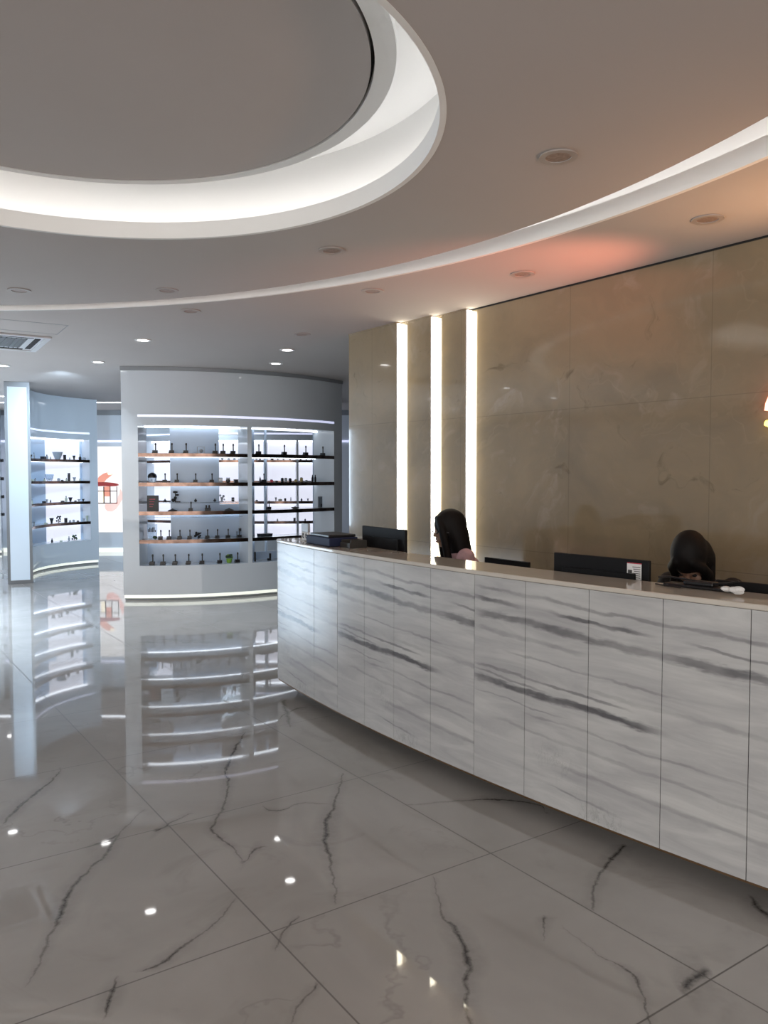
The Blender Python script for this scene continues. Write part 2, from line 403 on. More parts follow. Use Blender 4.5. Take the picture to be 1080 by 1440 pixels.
# hanging disc of the coffer with its dark shadow gap
DC = (-1.215, 2.94); DZ = Z0 + .20
disc = struct(MB().prism(ring_pts(DC, 1.168), DZ, DZ + .03).build('ceiling', 'ceiling_paint'))
struct(MB().prism(ring_pts(DC, 1.2), DZ + .031, DZ + .05).build('trim_6', 'dark_gap'))
b = MB(); n = 180
prof = [(1.182, DZ), (1.26, DZ + .012), (1.26, DZ + .07), (1.182, DZ + .07)]
vs = [(DC[0] + r*math.cos(2*PI*i/n), DC[1] + r*math.sin(2*PI*i/n), z) for i in range(n) for r, z in prof]
b.add(vs, [(4*i+k, 4*i+(k+1) % 4, 4*((i+1) % n)+(k+1) % 4, 4*((i+1) % n)+k) for i in range(n) for k in range(4)])
struct(b.build('trim_7', 'cove_white', smooth=True))
struct(MB().prism(ring_pts(DC, 1.18, 60), DZ + .07, Z0 + .40).build('trim_8', 'cove_white'))

# ------------------------------------------------------------------ downlights
def downlight(lit):
    nm = 'ceiling_downlight'
    t = thing(nm, 'round ceiling downlight', 'downlight')
    MB().arc((0,0), .052, .078, 0, 2*PI, -.006, .0, 32).build('rim', 'lamp_rim_white' if lit else 'lamp_rim', t, smooth=True)
    MB().lathe([(.052, -.004), (.045, -.0005)] if lit else [(.052, -.002), (.03, -.0008)], 32).build('lens', 'lamp_lens' if lit else 'lamp_off', t)
    return t
on0, off0 = downlight(True), downlight(False); used = {0: False, 1: False}
def put_light(px, py, lit, label, power=58):
    p = at(px, py, Z0 - .001)
    src = on0 if lit else off0; g = 'lit round ceiling downlights' if lit else 'unlit round ceiling downlights'
    if not used[lit]: src.location = p; src['label'] = label; src['group'] = g; used[lit] = True
    else: dup(src, p, 0, label, g)
    if lit: light('downlight_lamp', 'SPOT', (p.x, p.y, p.z - .03), power, (.80, .90, 1), .02, spot_size=1.55, spot_blend=1)
put_light(201, 478, 1, 'lit round downlight in front of the central display unit, left of the dark beam end')
put_light(138, 509, 1, 'lit round downlight over the gap left of the central display unit', 30)
put_light(4, 514, 1, 'lit round downlight just below the air conditioning cassette')
put_light(388, 511, 1, 'lit round downlight nearer the display cornice of the close pair')
put_light(404, 492, 1, 'lit round downlight farther from the display cornice of the close pair')
put_light(5, 557, 1, 'small far lit downlight beside the top of the glowing pillar')
put_light(27, 408, 0, 'unlit downlight with a pale rim above the air conditioning cassette')
put_light(235, 408, 0, 'unlit downlight inside the ring slot above the central display unit')
put_light(268, 437, 0, 'unlit downlight just outside the ring slot above the central display unit')
put_light(467, 352, 0, 'unlit downlight just below the round ceiling recess, between recess and slot')
put_light(524, 409, 0, 'unlit downlight between the ring slot and the wall light strips')
put_light(425, 470, 0, 'small unlit downlight near the edge of the stone wall and display cornice')
put_light(785, 220, 0, 'unlit downlight right of the round ceiling recess, inside the ring slot')
put_light(735, 385, 0, 'unlit downlight in the coral glow between slot and stone wall')
put_light(995, 308, 0, 'large unlit downlight nearest the stone wall top')
# extra downlights added out of view to brighten the shop side and its ceiling
for (x, y, pw) in ((-6.2, 8.2, 1100), (-7.5, 10.2, 800), (-2.9, 13.2, 50), (-6.6, 13.4, 80), (-1.2, 13.6, 50), (-4.9, 6.9, 700), (-6.6, 6.4, 600), (-8.4, 8.4, 700), (-9.8, 11.2, 300)):
    p = Vector((x, y, Z0 - .001)); dup(on0, p, 0, 'added lit downlight over the shop, out of view', 'lit round ceiling downlights')
    light('downlight_lamp', 'SPOT', (x, y, Z0 - .03), pw, (.70, .85, 1), .02, spot_size=1.7 if pw > 100 else 2.6, spot_blend=.8)

# ------------------------------------------------------------------ AC cassette + hatch
Mx = Vector((-.53, .85)).normalized(); ca = math.atan2(Mx.y, Mx.x)
corner = at(73, 473.5, Z0); S = .95
t = thing('air_conditioner_cassette', 'square white ceiling air conditioner with dark grille and louvres', 'air conditioner', (corner.x, corner.y, Z0), ca)
# local x along receding edge, local y to the left
MB().box(0, S, 0, .05, -.02, -.001).box(0, S, S-.05, S, -.02, -.001).box(0, .05, .05, S-.05, -.02, -.001).box(S-.05, S, .05, S-.05, -.02, -.001).build('frame', 'vent_frame', t, bevel=.004)
g = MB().box(.18, S-.18, .18, S-.18, -.012, -.001)
for i in range(14): g.box(.18, S-.18, .19 + i*.042, .20 + i*.042, -.018, -.012)
g.build('grille', 'grille', t)
MB().box(.05, .18, .05, S-.05, -.010, -.001).box(S-.18, S-.05, .05, S-.05, -.010, -.001).box(.18, S-.18, .05, .18, -.010, -.001).box(.18, S-.18, S-.18, S-.05, -.010, -.001).build('panel', 'vent_frame', t)
for x0, x1, y0, y1 in ((.075, .125, .14, S-.14), (S-.125, S-.075, .14, S-.14), (.14, S-.14, .075, .125), (.14, S-.14, S-.125, S-.075)):
    MB().box(x0, x1, y0, y1, -.014, -.009).build('louvre', 'dark_gap', t)
hc = at(80, 471, Z0)
h = MB()
for x0, x1, y0, y1 in ((-.55, -.04, .0, .006), (-.55, -.04, .60, .606), (-.55, -.544, 0, .6), (-.04, -.034, 0, .6)): h.box(x0, x1, y0, y1, -.002, -.0005)
o = h.build('access_hatch', 'grey_trim', M=Matrix.Translation((hc.x, hc.y, Z0)) @ Matrix.Rotation(ca, 4, 'Z'))
tag(o, 'square ceiling access hatch outline beside the air conditioner', 'hatch')

# ------------------------------------------------------------------ stone wall with stepped light strips
WT = Vector((.588, -.809)).normalized(); WN = Vector((WT.y, -WT.x)) * 1.0
if WN.dot(Vector((0, -1))) < 0: WN = -WN
WANG = math.atan2(WT.y, WT.x)
def wall_q(px, s):     # distance along the wall where the sight line of column px meets plane P.n = s
    d = dirx(px); t_ = s / d.dot(WN); return (d * t_).dot(WT)
S_MAIN = -4.235; ST = .056; planes = [S_MAIN + 3*ST, S_MAIN + 2*ST, S_MAIN + ST, S_MAIN]
edges = [wall_q(491, planes[0]), wall_q(557, planes[0]), wall_q(604.5, planes[1]), wall_q(653.5, planes[2]), 3.0]
WM = Matrix(((WT.x, WN.x, 0, 0), (WT.y, WN.y, 0, 0), (0, 0, 1, 0), (0, 0, 0, 1)))   # local x along wall, y towards the room
BACK = S_MAIN - .25
for i in range(4):
    o = MB().box(edges[i] + (0 if i == 0 else .0), edges[i+1], BACK, planes[i], 0, Z0).build('wall_back', 'onyx', M=WM); struct(o)
lab = ['leftmost of the three tall glowing light strips in the stone wall, beside the first monitor', 'middle of the three tall glowing light strips in the stone wall', 'rightmost of the three tall glowing light strips, above the seated woman with glasses']
for i in range(3):
    q = edges[i+1]; s0, s1 = planes[i+1], planes[i]
    t = thing('wall_light_strip', lab[i], 'light strip', WM @ Vector((q, s1, .02)), 0, 'vertical light strips in the stone wall')
    Mi = t.matrix_basis.inverted(); Mi = Matrix.Translation(-t.location)
    MB().box(q + .001, q + .012, s0 + .001, s1 - .002, .02, Z0 - .01).build('channel', 'cove_white', t, M=Mi @ WM)
    MB().box(q + .0125, q + .020, s0 + .003, s1 - .008, .03, Z0 - .015).build('diffuser', 'led_warm', t, M=Mi @ WM)
# strips at the wall head; the dark one stands in for a shadow line
for i in range(4):
    struct(MB().box(edges[i] + .002, edges[i+1] - .002, planes[i] + .0005, planes[i] + .006, Z0 - .012, Z0 - .001).build('trim_9', 'dark_gap' if i == 3 else 'onyx', M=WM))
# enclosing walls
struct(MB().box(RX0, RX1, RY1 - .3, RY1 - .2, 0, Z0).build('wall_far', 'wall_paint'))
struct(MB().box(RX0, RX0 + .1, RY0, RY1 - .3, 0, Z0).build('wall_left', 'wall_paint'))
struct(MB().box(RX1 - .1, RX1, RY0, RY1 - .3, 0, Z0).build('wall_right', 'wall_paint'))
YF = RY1 - .3
# light lines on the far wall
struct(MB().box(-12.5, -.2, YF - .02, YF - .001, Z0 - .10, Z0 - .0).build('trim_10', 'grey_trim'))
for z0, z1, x0, x1, mt, lb in ((2.16, 2.20, -12, -.5, 'led_lavender', 'thin straight light line high on the far wall'), (.0, .075, -12, -.6, 'led_toe', 'low pale light line at the foot of the far wall')):
    o = MB().box(x0, x1, YF - .03, YF - .001, z0 + .002, z1).build('wall_light_line', mt); tag(o, lb, 'light strip')
o = MB().box(-9, -1.5, 14.0, 14.06, Z0 - .012, Z0 - .001).build('ceiling_light_line', 'led_white'); tag(o, 'thin straight ceiling light line in front of the far wall', 'light strip')

# ------------------------------------------------------------------ poster lightbox on the far wall
PY = YF - .04
def fx(px, y=PY): return (px - 540) / F * y
def fz(py, y=PY): return zat(py, y)
t = thing('lightbox_poster', 'glowing white poster of a hand over a small red-roofed pavilion', 'poster', (fx(156), PY, fz(748)))
L = Matrix.Translation(-t.location)
MB().box(fx(128), fx(184), PY, PY + .035, fz(748.5), fz(628)).build('lightbox', 'poster_face', t, M=L)
def flat(pts, name, m, dy=.004):
    b = MB(); n = len(pts)
    P3 = [(fx(a), PY - dy, fz(c)) for a, c in pts]; P4 = [(x, y + .003, z) for x, y, z in P3]
    tr = tessellate_polygon([[Vector((p[0], p[2], 0)) for p in P3]])
    b.add(P3 + P4, [tuple(q) for q in tr] + [tuple(i + n for i in q) for q in tr] + [(i, (i+1) % n, n+(i+1) % n, n+i) for i in range(n)])
    return b.build(name, m, t, M=L)
flat([(132,680),(140,670),(146,666),(152,664),(156,663.5),(159,665),(158,668),(154,671),(150,674),(147,678),(144,681),(134,683)], 'finger_print', 'poster_coral', .004)
flat([(151,664.6),(156,663.6),(159,665),(157.5,667.5),(153,668)], 'nail_print', 'poster_cream', .007)
flat([(134,678),(150,678),(160,679),(165,680),(168,682),(164,683.5),(155,684),(146,683.5),(134,684)], 'roof_print', 'poster_red', .008)
flat([(147,684),(155,684),(155,698),(147,698)], 'panel_print', 'poster_coral', .004)
flat([(140,691),(146,691),(146,706),(140,706)], 'panel_print', 'poster_cream', .004)
for (a, b_, c, d) in ((145.5,684,147,708),(154.5,684,155.7,708),(164,684,165,707.5),(138,690,165,691),(136,707,165,708.3)):
    flat([(a,b_),(c,b_),(c,d),(a,d)], 'frame_print', 'poster_line', .007)
flat([(147,712),(148,708.5),(155,709),(165,706),(166,698),(168,694),(169,687),(171,690),(172.5,694),(172,702),(168,709),(163,716),(157,719.5),(151,719),(148,716)], 'palm_print', 'poster_pink', .0035)

# ------------------------------------------------------------------ curved display units
SHZ = [1.765, 1.415, 1.07, .73]; SILL, HEAD = .42, 2.10
def shelf_unit(name, label, c, r, sgn, a_pts, windows, depth=.36, cornice=True, openings=None, backlit=False, lit_under=True, zlights=None):
    """r: front plan radius; sgn +1 depth goes inward (convex), -1 outward (concave); a_pts: (start, end) angle; windows: list of (a0,a1)"""
    t = thing(name, label, 'display unit', (c[0] + r*math.cos(sum(a_pts)/2), c[1] + r*math.sin(sum(a_pts)/2), 0))
    M = Matrix.Translation(-t.location); rb = r - sgn*depth
    def A(nm, m, r0, r1, a0, a1, z0, z1, par=t, sm=True):
        o = MB().arc(c, min(r0, r1), max(r0, r1), a0, a1, z0, z1)
        if par is t: return o.build(nm, m, par, smooth=sm, M=M)
        o = o.build(nm, m, par, smooth=sm); return o
    a0, a1 = a_pts; top = Z0 - .045 if cornice else Z0 - .002
    A('header', 'white_lacquer', r, rb, a0, a1, HEAD, top)
    A('base', 'white_lacquer', r, rb, a0, a1, .07, SILL)
    A('plinth', 'grey_trim', r - sgn*.05, rb, a0, a1, 0.001, .07)
    A('toe_light', 'led_toe', r - sgn*.030, r - sgn*.048, a0, a1, .028, .066)
    if cornice: A('cornice', 'grey_trim', r + sgn*.02, rb, a0, a1, Z0 - .044, Z0 - .002)
    # piers between windows
    xs = [a0] + [v for w in windows for v in w] + [a1]
    for i in range(0, len(xs), 2):
        if abs(xs[i+1] - xs[i]) > 1e-3: A('pier', 'white_lacquer', r, rb, xs[i], xs[i+1], SILL, HEAD)
    A('light_line', 'led_lavender', r + sgn*.004, r - sgn*.002, windows[0][0], windows[-1][1], 2.198, 2.224)
    for w in windows:
        for z in SHZ:
            sh = A('shelf', 'white_lacquer', r - sgn*.012, rb + sgn*.03, w[0], w[1], z - .035, z)
            e = MB().arc(c, min(r + sgn*.004, r - sgn*.0115), max(r + sgn*.004, r - sgn*.0115), w[0], w[1], z - .042, z + .002).build('edge_band', 'rose_gold', sh, smooth=True)
            e['label'] = 'rose gold mirror edge band'
            l = MB().arc(c, min(rb + sgn*.035, rb + sgn*.05), max(rb + sgn*.035, rb + sgn*.05), w[0], w[1], z - .041, z - .0355).build('shelf_light', 'led_white', sh)
        A('head_light', 'led_white', rb + sgn*.05, rb + sgn*.08, w[0], w[1], HEAD - .012, HEAD - .001)
    for o_ in (openings or []):
        A('back_panel', o_[4] if len(o_) > 4 else 'back_panel', rb, rb + sgn*.018, o_[0], o_[1], o_[2], o_[3])
    return t
# --- central unit
CC, CR = (-2.957, 12.171), 2.685
def ca_(px, dr=0.): return ang(hit_circle(px, CC, CR - dr), CC)
def ab_(px): return ca_(px, .36)       # angle at the back plane
w1, w2 = (ca_(195), ca_(348.5)), (ca_(354.5), ca_(470))
ops = [(w1[0], ab_(206), SILL, HEAD), (ab_(206), ab_(240), SILL, .72), (ab_(240), ab_(308), SILL, HEAD), (ab_(308), ab_(340), SILL, 1.14),
       (ab_(340), ab_(357), SILL, HEAD), (ab_(357), ab_(446), SILL, .52), (ab_(446), w2[1], SILL, HEAD),
       (ab_(206), ab_(240), 1.93, 1.97), (ab_(372), ab_(374.5), .52, HEAD)]
shelf_unit('display_unit', 'wide curved white display unit with two glowing windows of shelves, beside the counter', CC, CR, 1, (ca_(172), ca_(481)), [w1, w2], openings=ops)
# back end wall of the unit: pale side panel seen beyond its right end
# --- left concave unit
LC, LR = (-3.767, 12.404), 1.590
def la_(px, dr=0.):
    p = hit_circle(px, LC, LR + dr, near=False)
    a = ang(p, LC); return a if a > 0 else a + 2*PI
def la_left(a): return a if a > 0 else a + 2*PI
a_start = math.radians(203); a_end = la_(138)
lw0, lw1 = math.radians(200), la_(127)
lb = LR + .36
o2 = [(lw0, la_(63, .28), SILL, HEAD), (la_(63, .28), la_(112, .28), SILL, HEAD, 'backlit_panel'), (la_(112, .28), lw1, SILL, HEAD)]
shelf_unit('display_unit', 'concave white display unit behind the glowing pillar', LC, LR, -1, (a_start, a_end), [(lw0, lw1)], depth=.28, openings=o2, cornice=False)
# --- unit seen through the central unit's open back
BC, BR = (-2.2, 17.4), 3.95
def ba_(px): return ang(hit_circle(px, BC, BR), BC)
bw = [(ba_(200), ba_(250)), (ba_(296), ba_(371)), (ba_(375), ba_(417)), (ba_(420), ba_(468))]
o3 = [(a, b_, SILL, HEAD, 'backlit_panel') for a, b_ in bw]
rear = shelf_unit('display_unit', 'bright rear display unit seen through the open back of the central unit', BC, BR, 1, (ba_(188), ba_(478)), bw, depth=.3, openings=o3, cornice=False)
# --- far left unit seen beyond the pillar
FC, FR = (-8.6, 18.9), 3.9
fw = [(math.radians(250), math.radians(287))]
fl = shelf_unit('display_unit', 'distant bright display unit at the left edge beyond the pillar', FC, FR, 1, (math.radians(247), math.radians(289)), fw, depth=.3, openings=[(fw[0][0], fw[0][1], SILL, HEAD, 'backlit_panel')], cornice=False)

# ------------------------------------------------------------------ lit pillar
t = thing('lightbox_pillar', 'tall square pillar with a pale blue glowing face', 'pillar', (-5.11, 11.15, 0), math.radians(24))
MB().box(-.145, .145, -.13, .145, .0, Z0 - .002).build('core', 'white_lacquer', t)
MB().box(-.122, .122, -.150, -.131, .05, Z0 - .07).build('light_panel', 'lightbox_face', t)
f = MB().box(-.16, -.123, -.155, -.131, .0, Z0 - .002).box(.123, .16, -.155, -.131, 0, Z0 - .002).box(-.123, .123, -.155, -.131, 0, .05).box(-.123, .123, -.155, -.131, Z0 - .07, Z0 - .002)
f.build('frame', 'grey_trim', t)

# ------------------------------------------------------------------ small goods on the shelves
def pen_stand():
    t = thing('vape_pen_on_stand', 'black vape pen', 'vape pen')
    MB().box(-.022, .022, -.018, .018, 0, .030).box(-.026, .006, -.02, .02, 0, .012).build('base', 'black_plastic', t, bevel=.002)
    p = MB().cyl((.004, 0, .03), (.004, 0, .078), .0055, .0055, 10).build('pen', 'charcoal', t)
    MB().cyl((.004, 0, .078), (.004, 0, .098), .0085, .0065, 10).build('mouthpiece', 'black_plastic', p)
    return t
pen0 = pen_stand(); pen_used = [False]
ORD = ['first', 'second', 'third', 'fourth', 'fifth', 'sixth', 'seventh', 'eighth', 'ninth', 'tenth', 'eleventh']
ROWN = ['top shelf', 'second shelf', 'third shelf', 'fourth shelf', 'bottom sill']
ZS = SHZ + [SILL]
def front_pos(px, dr=.14, c=CC, r=CR, near=True):
    p = hit_circle(px, c, r - dr if near else r + dr, near); a = ang(p, c); return p, a
def put_pen(px, row, label, sc=1., dr=.12):
    p, a = front_pos(px, dr)
    loc = (p.x, p.y, ZS[row] + .001); rz = a + PI/2
    if not pen_used[0]:
        pen_used[0] = True; pen0.location = loc; pen0.rotation_euler = (0, 0, rz); pen0['label'] = label; pen0['group'] = 'vape pens on stands in the central display'; pen0.scale = (sc,)*3
    else: dup(pen0, loc, rz, label, 'vape pens on stands in the central display', (sc,)*3)
LP = [[219, 242, 262, 303, 314, 328], [232, 249, 275, 298], [268], [225, 237, 252, 266, 291, 305, 320, 336], [213, 228, 245, 264, 283, 308, 333]]
RP = [[364, 400, 430, 454], [371], [378], [], []]
for row in range(5):
    for side, L_ in (('left', LP[row]), ('right', RP[row])):
        for i, px in enumerate(L_):
            q = f'{ORD[i]} black vape pen from the left' if len(L_) > 1 else 'only black vape pen'
            put_pen(px, row, f'{q} on the {ROWN[row]} of the {side} window', 1.3 if row in (0, 4) else 1.15)
def solo(name, label, cat, px, row, builder, dr=.14, z=None, group=None, c=CC, r=CR, near=True):
    p, a = front_pos(px, dr, c, r, near)
    z = ZS[row] + .001 if z is None else z
    t = thing(name, label, cat, (p.x, p.y, z), (a + PI/2) if near else a - PI/2, group); builder(t); return t
# helper shapes in local frame: x along shelf, -y to the viewer for convex unit (rz = a + 90deg)
def small_box(m, w, d, h, part='body'):
    return lambda t: MB().box(-w/2, w/2, -d/2, d/2, 0, h).build(part, m, t, bevel=.003)
def frame_stand(t):
    b = MB()
    for x0, x1, z0, z1 in ((-.045, -.039, 0, .085), (.039, .045, 0, .085), (-.039, .039, .079, .085), (-.039, .039, 0, .006)): b.box(x0, x1, -.01, .01, z0, z1)
    b.build('frame', 'product_grey', t); MB().box(-.039, .039, -.002, .002, .006, .079).build('pane', 'acrylic', t); MB().sphere((.005, -.008, .035), .022, 12).build('emblem', 'product_grey', t)
solo('emblem_stand', 'small clear frame with a round emblem on the top shelf', 'frame', 283, 0, frame_stand)
def dome(t):
    MB().lathe([(.012, 0), (.045, .01), (.05, .05), (.048, .06)], 20).build('stand', 'acrylic', t)
    MB().lathe([(.052, .058), (.055, .075), (.045, .10), (.02, .118), (.002, .122)], 20).build('dome', 'black_plastic', t, smooth=True)
solo('domed_display', 'black dome on a clear stand on the second shelf', 'display stand', 214.5, 1, dome)
def twin(t):
    MB().box(-.035, .035, -.02, .02, 0, .035).build('base', 'black_plastic', t, bevel=.003)
    for s in (-1, 1): MB().cyl((s*.017, 0, .035), (s*.017, 0, .068), .011, .011, 10).build('cartridge', 'charcoal', t)
solo('twin_device_stand', 'two short devices on one black base on the third shelf, left window', 'display stand', 292, 2, twin)
solo('patterned_pack', 'small patterned grey pack at the right of the second shelf, left window', 'package', 310, 1, lambda t: (small_box('product_grey', .05, .03, .06)(t), MB().box(-.02, .02, -.017, -.0155, .02, .045).build('print', 'paper', t)))
solo('ornate_jar', 'black jar with a bumpy white topped lid on the second shelf, left window', 'jar', 321, 1, lambda t: (MB().lathe([(.02, 0), (.027, .01), (.026, .035), (.018, .042)], 16).build('jar', 'black_plastic', t), [MB().sphere((x, 0, .052), .009, 8).build('knob', 'product_grey', t) for x in (-.016, .0, .016)]))
solo('black_gift_box', 'small black box at the end of the second shelf, left window', 'box', 332, 1, lambda t: (small_box('black_plastic', .05, .04, .033)(t), MB().box(-.026, .026, -.021, .021, .033, .038).build('lid', 'charcoal', t)))
def pack_poster(t):
    MB().box(-.068, .068, -.012, .012, 0, .19).build('board', 'charcoal', t, bevel=.002)
    b = MB()
    for i in range(4): b.box(-.04, .0 + .01*i, -.0135, -.0125, .05 + .03*i, .058 + .03*i)
    b.build('print', 'product_red', t); MB().box(-.05, .05, .012, .04, 0, .012).build('foot', 'charcoal', t)
solo('display_board', 'dark upright display board on the third shelf, left end', 'display board', 215, 2, pack_poster)
def tray(t):
    MB().lathe([(.055, 0), (.06, .006), (.03, .018), (.012, .024)], 20).build('tray', 'black_plastic', t); MB().sphere((0, 0, .024), .008, 8).build('knob', 'charcoal', t)
solo('low_black_tray', 'low black domed tray left of the third shelf middle', 'tray', 242.5, 2, tray)
solo('low_black_tray', 'low black domed tray at the right of the third shelf, left window', 'tray', 322, 2, tray)
# glass half shelf behind the third row with goods standing on it
def arcthing(name, label, cat, px0, px1, dr0, dr1, z0, z1, m):
    a0_, a1_ = ca_(px0, dr1), ca_(px1, dr1)
    o = MB().arc(CC, CR - dr1, CR - dr0, a0_, a1_, z0, z1).build(name, m); return tag(o, label, cat)
arcthing('glass_shelf', 'narrow glass half shelf above the third shelf', 'shelf', 222, 344, .20, .335, 1.165, 1.171, 'acrylic')
arcthing('glass_shelf', 'narrow glass half shelf just under the third shelf', 'shelf', 205, 344, .20, .335, .985, .991, 'acrylic')
def bush(m1, k, r):
    def f(t):
        b = MB(); rnd = random.Random(k)
        for i in range(14): b.sphere((rnd.uniform(-r, r), rnd.uniform(-.012, .012), rnd.uniform(.018, 2*r)), rnd.uniform(.008, .016), 7)
        b.build('clusters', m1, t); MB().cyl((0,0,0), (0,0,r), .006, .006, 8).build('stem', 'charcoal', t)
    return f
solo('black_ornament', 'tall black ornate figure on the glass half shelf', 'ornament', 246.5, 0, lambda t: (MB().sphere((-.025, 0, .025), .022, 10).sphere((.0, 0, .055), .018, 10).sphere((.02, 0, .09), .02, 10, (1.3, .6, .6)).sphere((.0, 0, .125), .022, 10, (1.4, .6, .7)).build('figure', 'black_plastic', t), MB().box(.0, .06, -.012, .012, 0, .012).build('base', 'charcoal', t), MB().cyl((0,0,.0),(0,0,.12),.005,.005,8).build('stem','charcoal',t)), .27, 1.173)
for px, lb_ in ((232, 'left of the black ornament'), (275, 'at the middle of the glass half shelf'), (302, 'right of the middle of the glass half shelf')):
    solo('round_black_jar', f'small round black jar {lb_}', 'jar', px, 0, lambda t: (MB().sphere((0, 0, .018), .018, 12, (1, 1, .9)).build('jar', 'black_plastic', t, smooth=True), MB().cyl((0,0,.032),(0,0,.042),.007,.007,8).build('lid', 'charcoal', t)), .27, 1.173, 'round black jars on the glass shelf')
solo('wire_bouquet', 'pale patterned figure holder near the right of the third row', 'ornament', 312, 0, lambda t: (MB().lathe([(.02,0),(.012,.02),(.02,.06)],12).build('cup','product_grey',t), MB().sphere((.02,0,.07),.016,8).sphere((-.02,0,.08),.014,8).sphere((.03,0,.03),.010,8).build('blooms','product_grey',t)), .27, 1.173)
solo('square_black_case', 'upright black case at the right end of the glass half shelf', 'box', 327.5, 0, lambda t: (small_box('black_plastic', .034, .02, .055)(t), MB().box(-.01, .01, -.012, -.0105, .02, .04).build('badge', 'product_grey', t)), .27, 1.173)
# fourth row extras
def photo(t):
    MB().box(-.06, .06, -.006, .006, 0, .105).build('panel', 'acrylic', t)
    b = MB(); rnd = random.Random(3)
    for i in range(6): b.box(-.05 + i*.017, -.038 + i*.017, -.009, -.0065, .01, .03 + rnd.random()*.06)
    b.build('print', 'charcoal', t)
solo('picture_panel', 'small picture panel with a dark skyline on the fourth shelf, left end', 'picture', 213.5, 3, photo, .26, .80)
solo('black_bouquet', 'bushy black bouquet in the middle of the fourth shelf', 'ornament', 278, 3, bush('black_plastic', 5, .036))
solo('small_flower_pot', 'tiny green flower beside the picture panel on the fourth shelf', 'plant', 217.5, 3, bush('leaf_dark', 8, .014))
solo('black_cube_box', 'black cube box above the last pen of the fourth row', 'box', 338, 3, lambda t: (small_box('charcoal', .04, .04, .03)(t), MB().box(-.021,.021,-.021,.021,.03,.036).build('lid','black_plastic',t)), .28, .80)
# give the two hovering pieces an acrylic riser
for px in (213.5, 338):
    p, a = front_pos(px, .27); o = MB().box(-.05, .05, -.03, .03, 0, .066).build('acrylic_riser', 'acrylic', M=Matrix.Translation((p.x, p.y, SHZ[3] + .002)) @ Matrix.Rotation(a + PI/2, 4, 'Z')); tag(o, 'clear riser block under the ' + ('picture panel' if px < 300 else 'black cube box'), 'riser')
# sill extras
def plant(t):
    MB().lathe([(.022, 0), (.03, .004), (.036, .05), (.034, .052)], 16).build('pot', 'plant_green', t)
    b = MB()
    for i in range(11):
        a = i * 2.4; b.sphere((.026*math.cos(a), .018*math.sin(a), .07 + .012*(i % 3)), .017, 8, (1.2, .8, .8))
    b.build('leaves', 'leaf_dark', t); b = MB()
    for i in range(9):
        a = i * 2.1; b.sphere((.036*math.cos(a), .02*math.sin(a), .058 + .02*(i % 3)), .011, 7)
    b.build('flowers', 'plant_green', t)
solo('potted_plant', 'small bright green potted plant on the bottom sill', 'plant', 321.5, 4, plant)
solo('upright_black_stick', 'tall black stick device on the bottom sill, right window', 'vape pen', 358, 4, lambda t: (MB().box(-.010, .010, -.008, .008, 0, .115).build('body', 'black_plastic', t, bevel=.003), MB().box(-.006, .006, -.005, .005, .115, .122).build('mouthpiece', 'charcoal', t)))
solo('hooked_black_device', 'black hook shaped device on the bottom sill beside the counter end', 'device', 378, 4, lambda t: (MB().box(.004, .024, -.012, .012, 0, .09).build('post', 'black_plastic', t, bevel=.003), MB().box(-.024, .003, -.012, .012, 0, .028).build('foot', 'black_plastic', t)))
# right window goods
solo('flat_black_case', 'flat wide black case on the fourth shelf, right window', 'box', 372, 3, lambda t: (small_box('charcoal', .17, .10, .028)(t), MB().box(-.088,.088,-.052,.052,.028,.036).build('lid','black_plastic',t)))
solo('black_bottle', 'tall black bottle on the second shelf beside the mullion', 'bottle', 366, 1, lambda t: (MB().lathe([(.010,0),(.011,.045),(.005,.055)],10).build('bottle','black_plastic',t), MB().cyl((0,0,.055),(0,0,.07),.005,.005,8).build('cap','charcoal',t)))
for px, lb_ in ((439.5, 'left of the tall black pair at the right of the second shelf'), (443.5, 'right of the tall black pair at the right of the second shelf')):
    solo('tall_black_bottle', lb_, 'bottle', px, 1, lambda t: (MB().lathe([(.013,0),(.015,.05),(.007,.075)],10).build('bottle','black_plastic',t), MB().cyl((0,0,.075),(0,0,.095),.006,.006,8).build('cap','charcoal',t)), .12, None, 'tall black bottles at the right of the second shelf')
for px, h_, m_, lb_ in ((382, .03, 'product_red', 'low red pack'), (389, .014, 'black_plastic', 'flat black case'), (397, .05, 'charcoal', 'slim dark bottle'), (402, .05, 'product_grey', 'slim grey bottle'), (408, .045, 'black_plastic', 'stout black jar'), (416, .03, 'product_gold', 'low golden pack'), (424, .055, 'product_gold', 'tall golden pack'), (431, .02, 'product_grey', 'low grey tin')):
    solo('small_package', f'{lb_} on the second shelf, right window', 'product', px, 1, (lambda h_, m_: lambda t: (small_box(m_, .03, .03, h_)(t), MB().box(-.010, .010, -.010, .010, h_, h_ + .006).build('lid', 'charcoal', t)))(h_, m_), .14, None, 'small goods on the second shelf, right window')
solo('table_mirror', 'bluish framed mirror at the right end of the third shelf', 'mirror', 450, 2, lambda t: (MB().box(-.045,.045,-.006,.006,0,.15).build('frame','product_grey',t,bevel=.003), MB().box(-.037,.037,-.0085,-.0065,.01,.14).build('pane','acrylic',t), MB().box(.005,.022,-.016,-.009,.01,.05).build('tag','charcoal',t)))
solo('black_tray', 'flat black tray on the third shelf, right window', 'tray', 415, 2, lambda t: (MB().lathe([(.03,0),(.05,.01),(.052,.02),(.03,.022)],18).build('dish','black_plastic',t), MB().cyl((0,0,.022),(0,0,.03),.01,.01,10).build('knob','charcoal',t)))

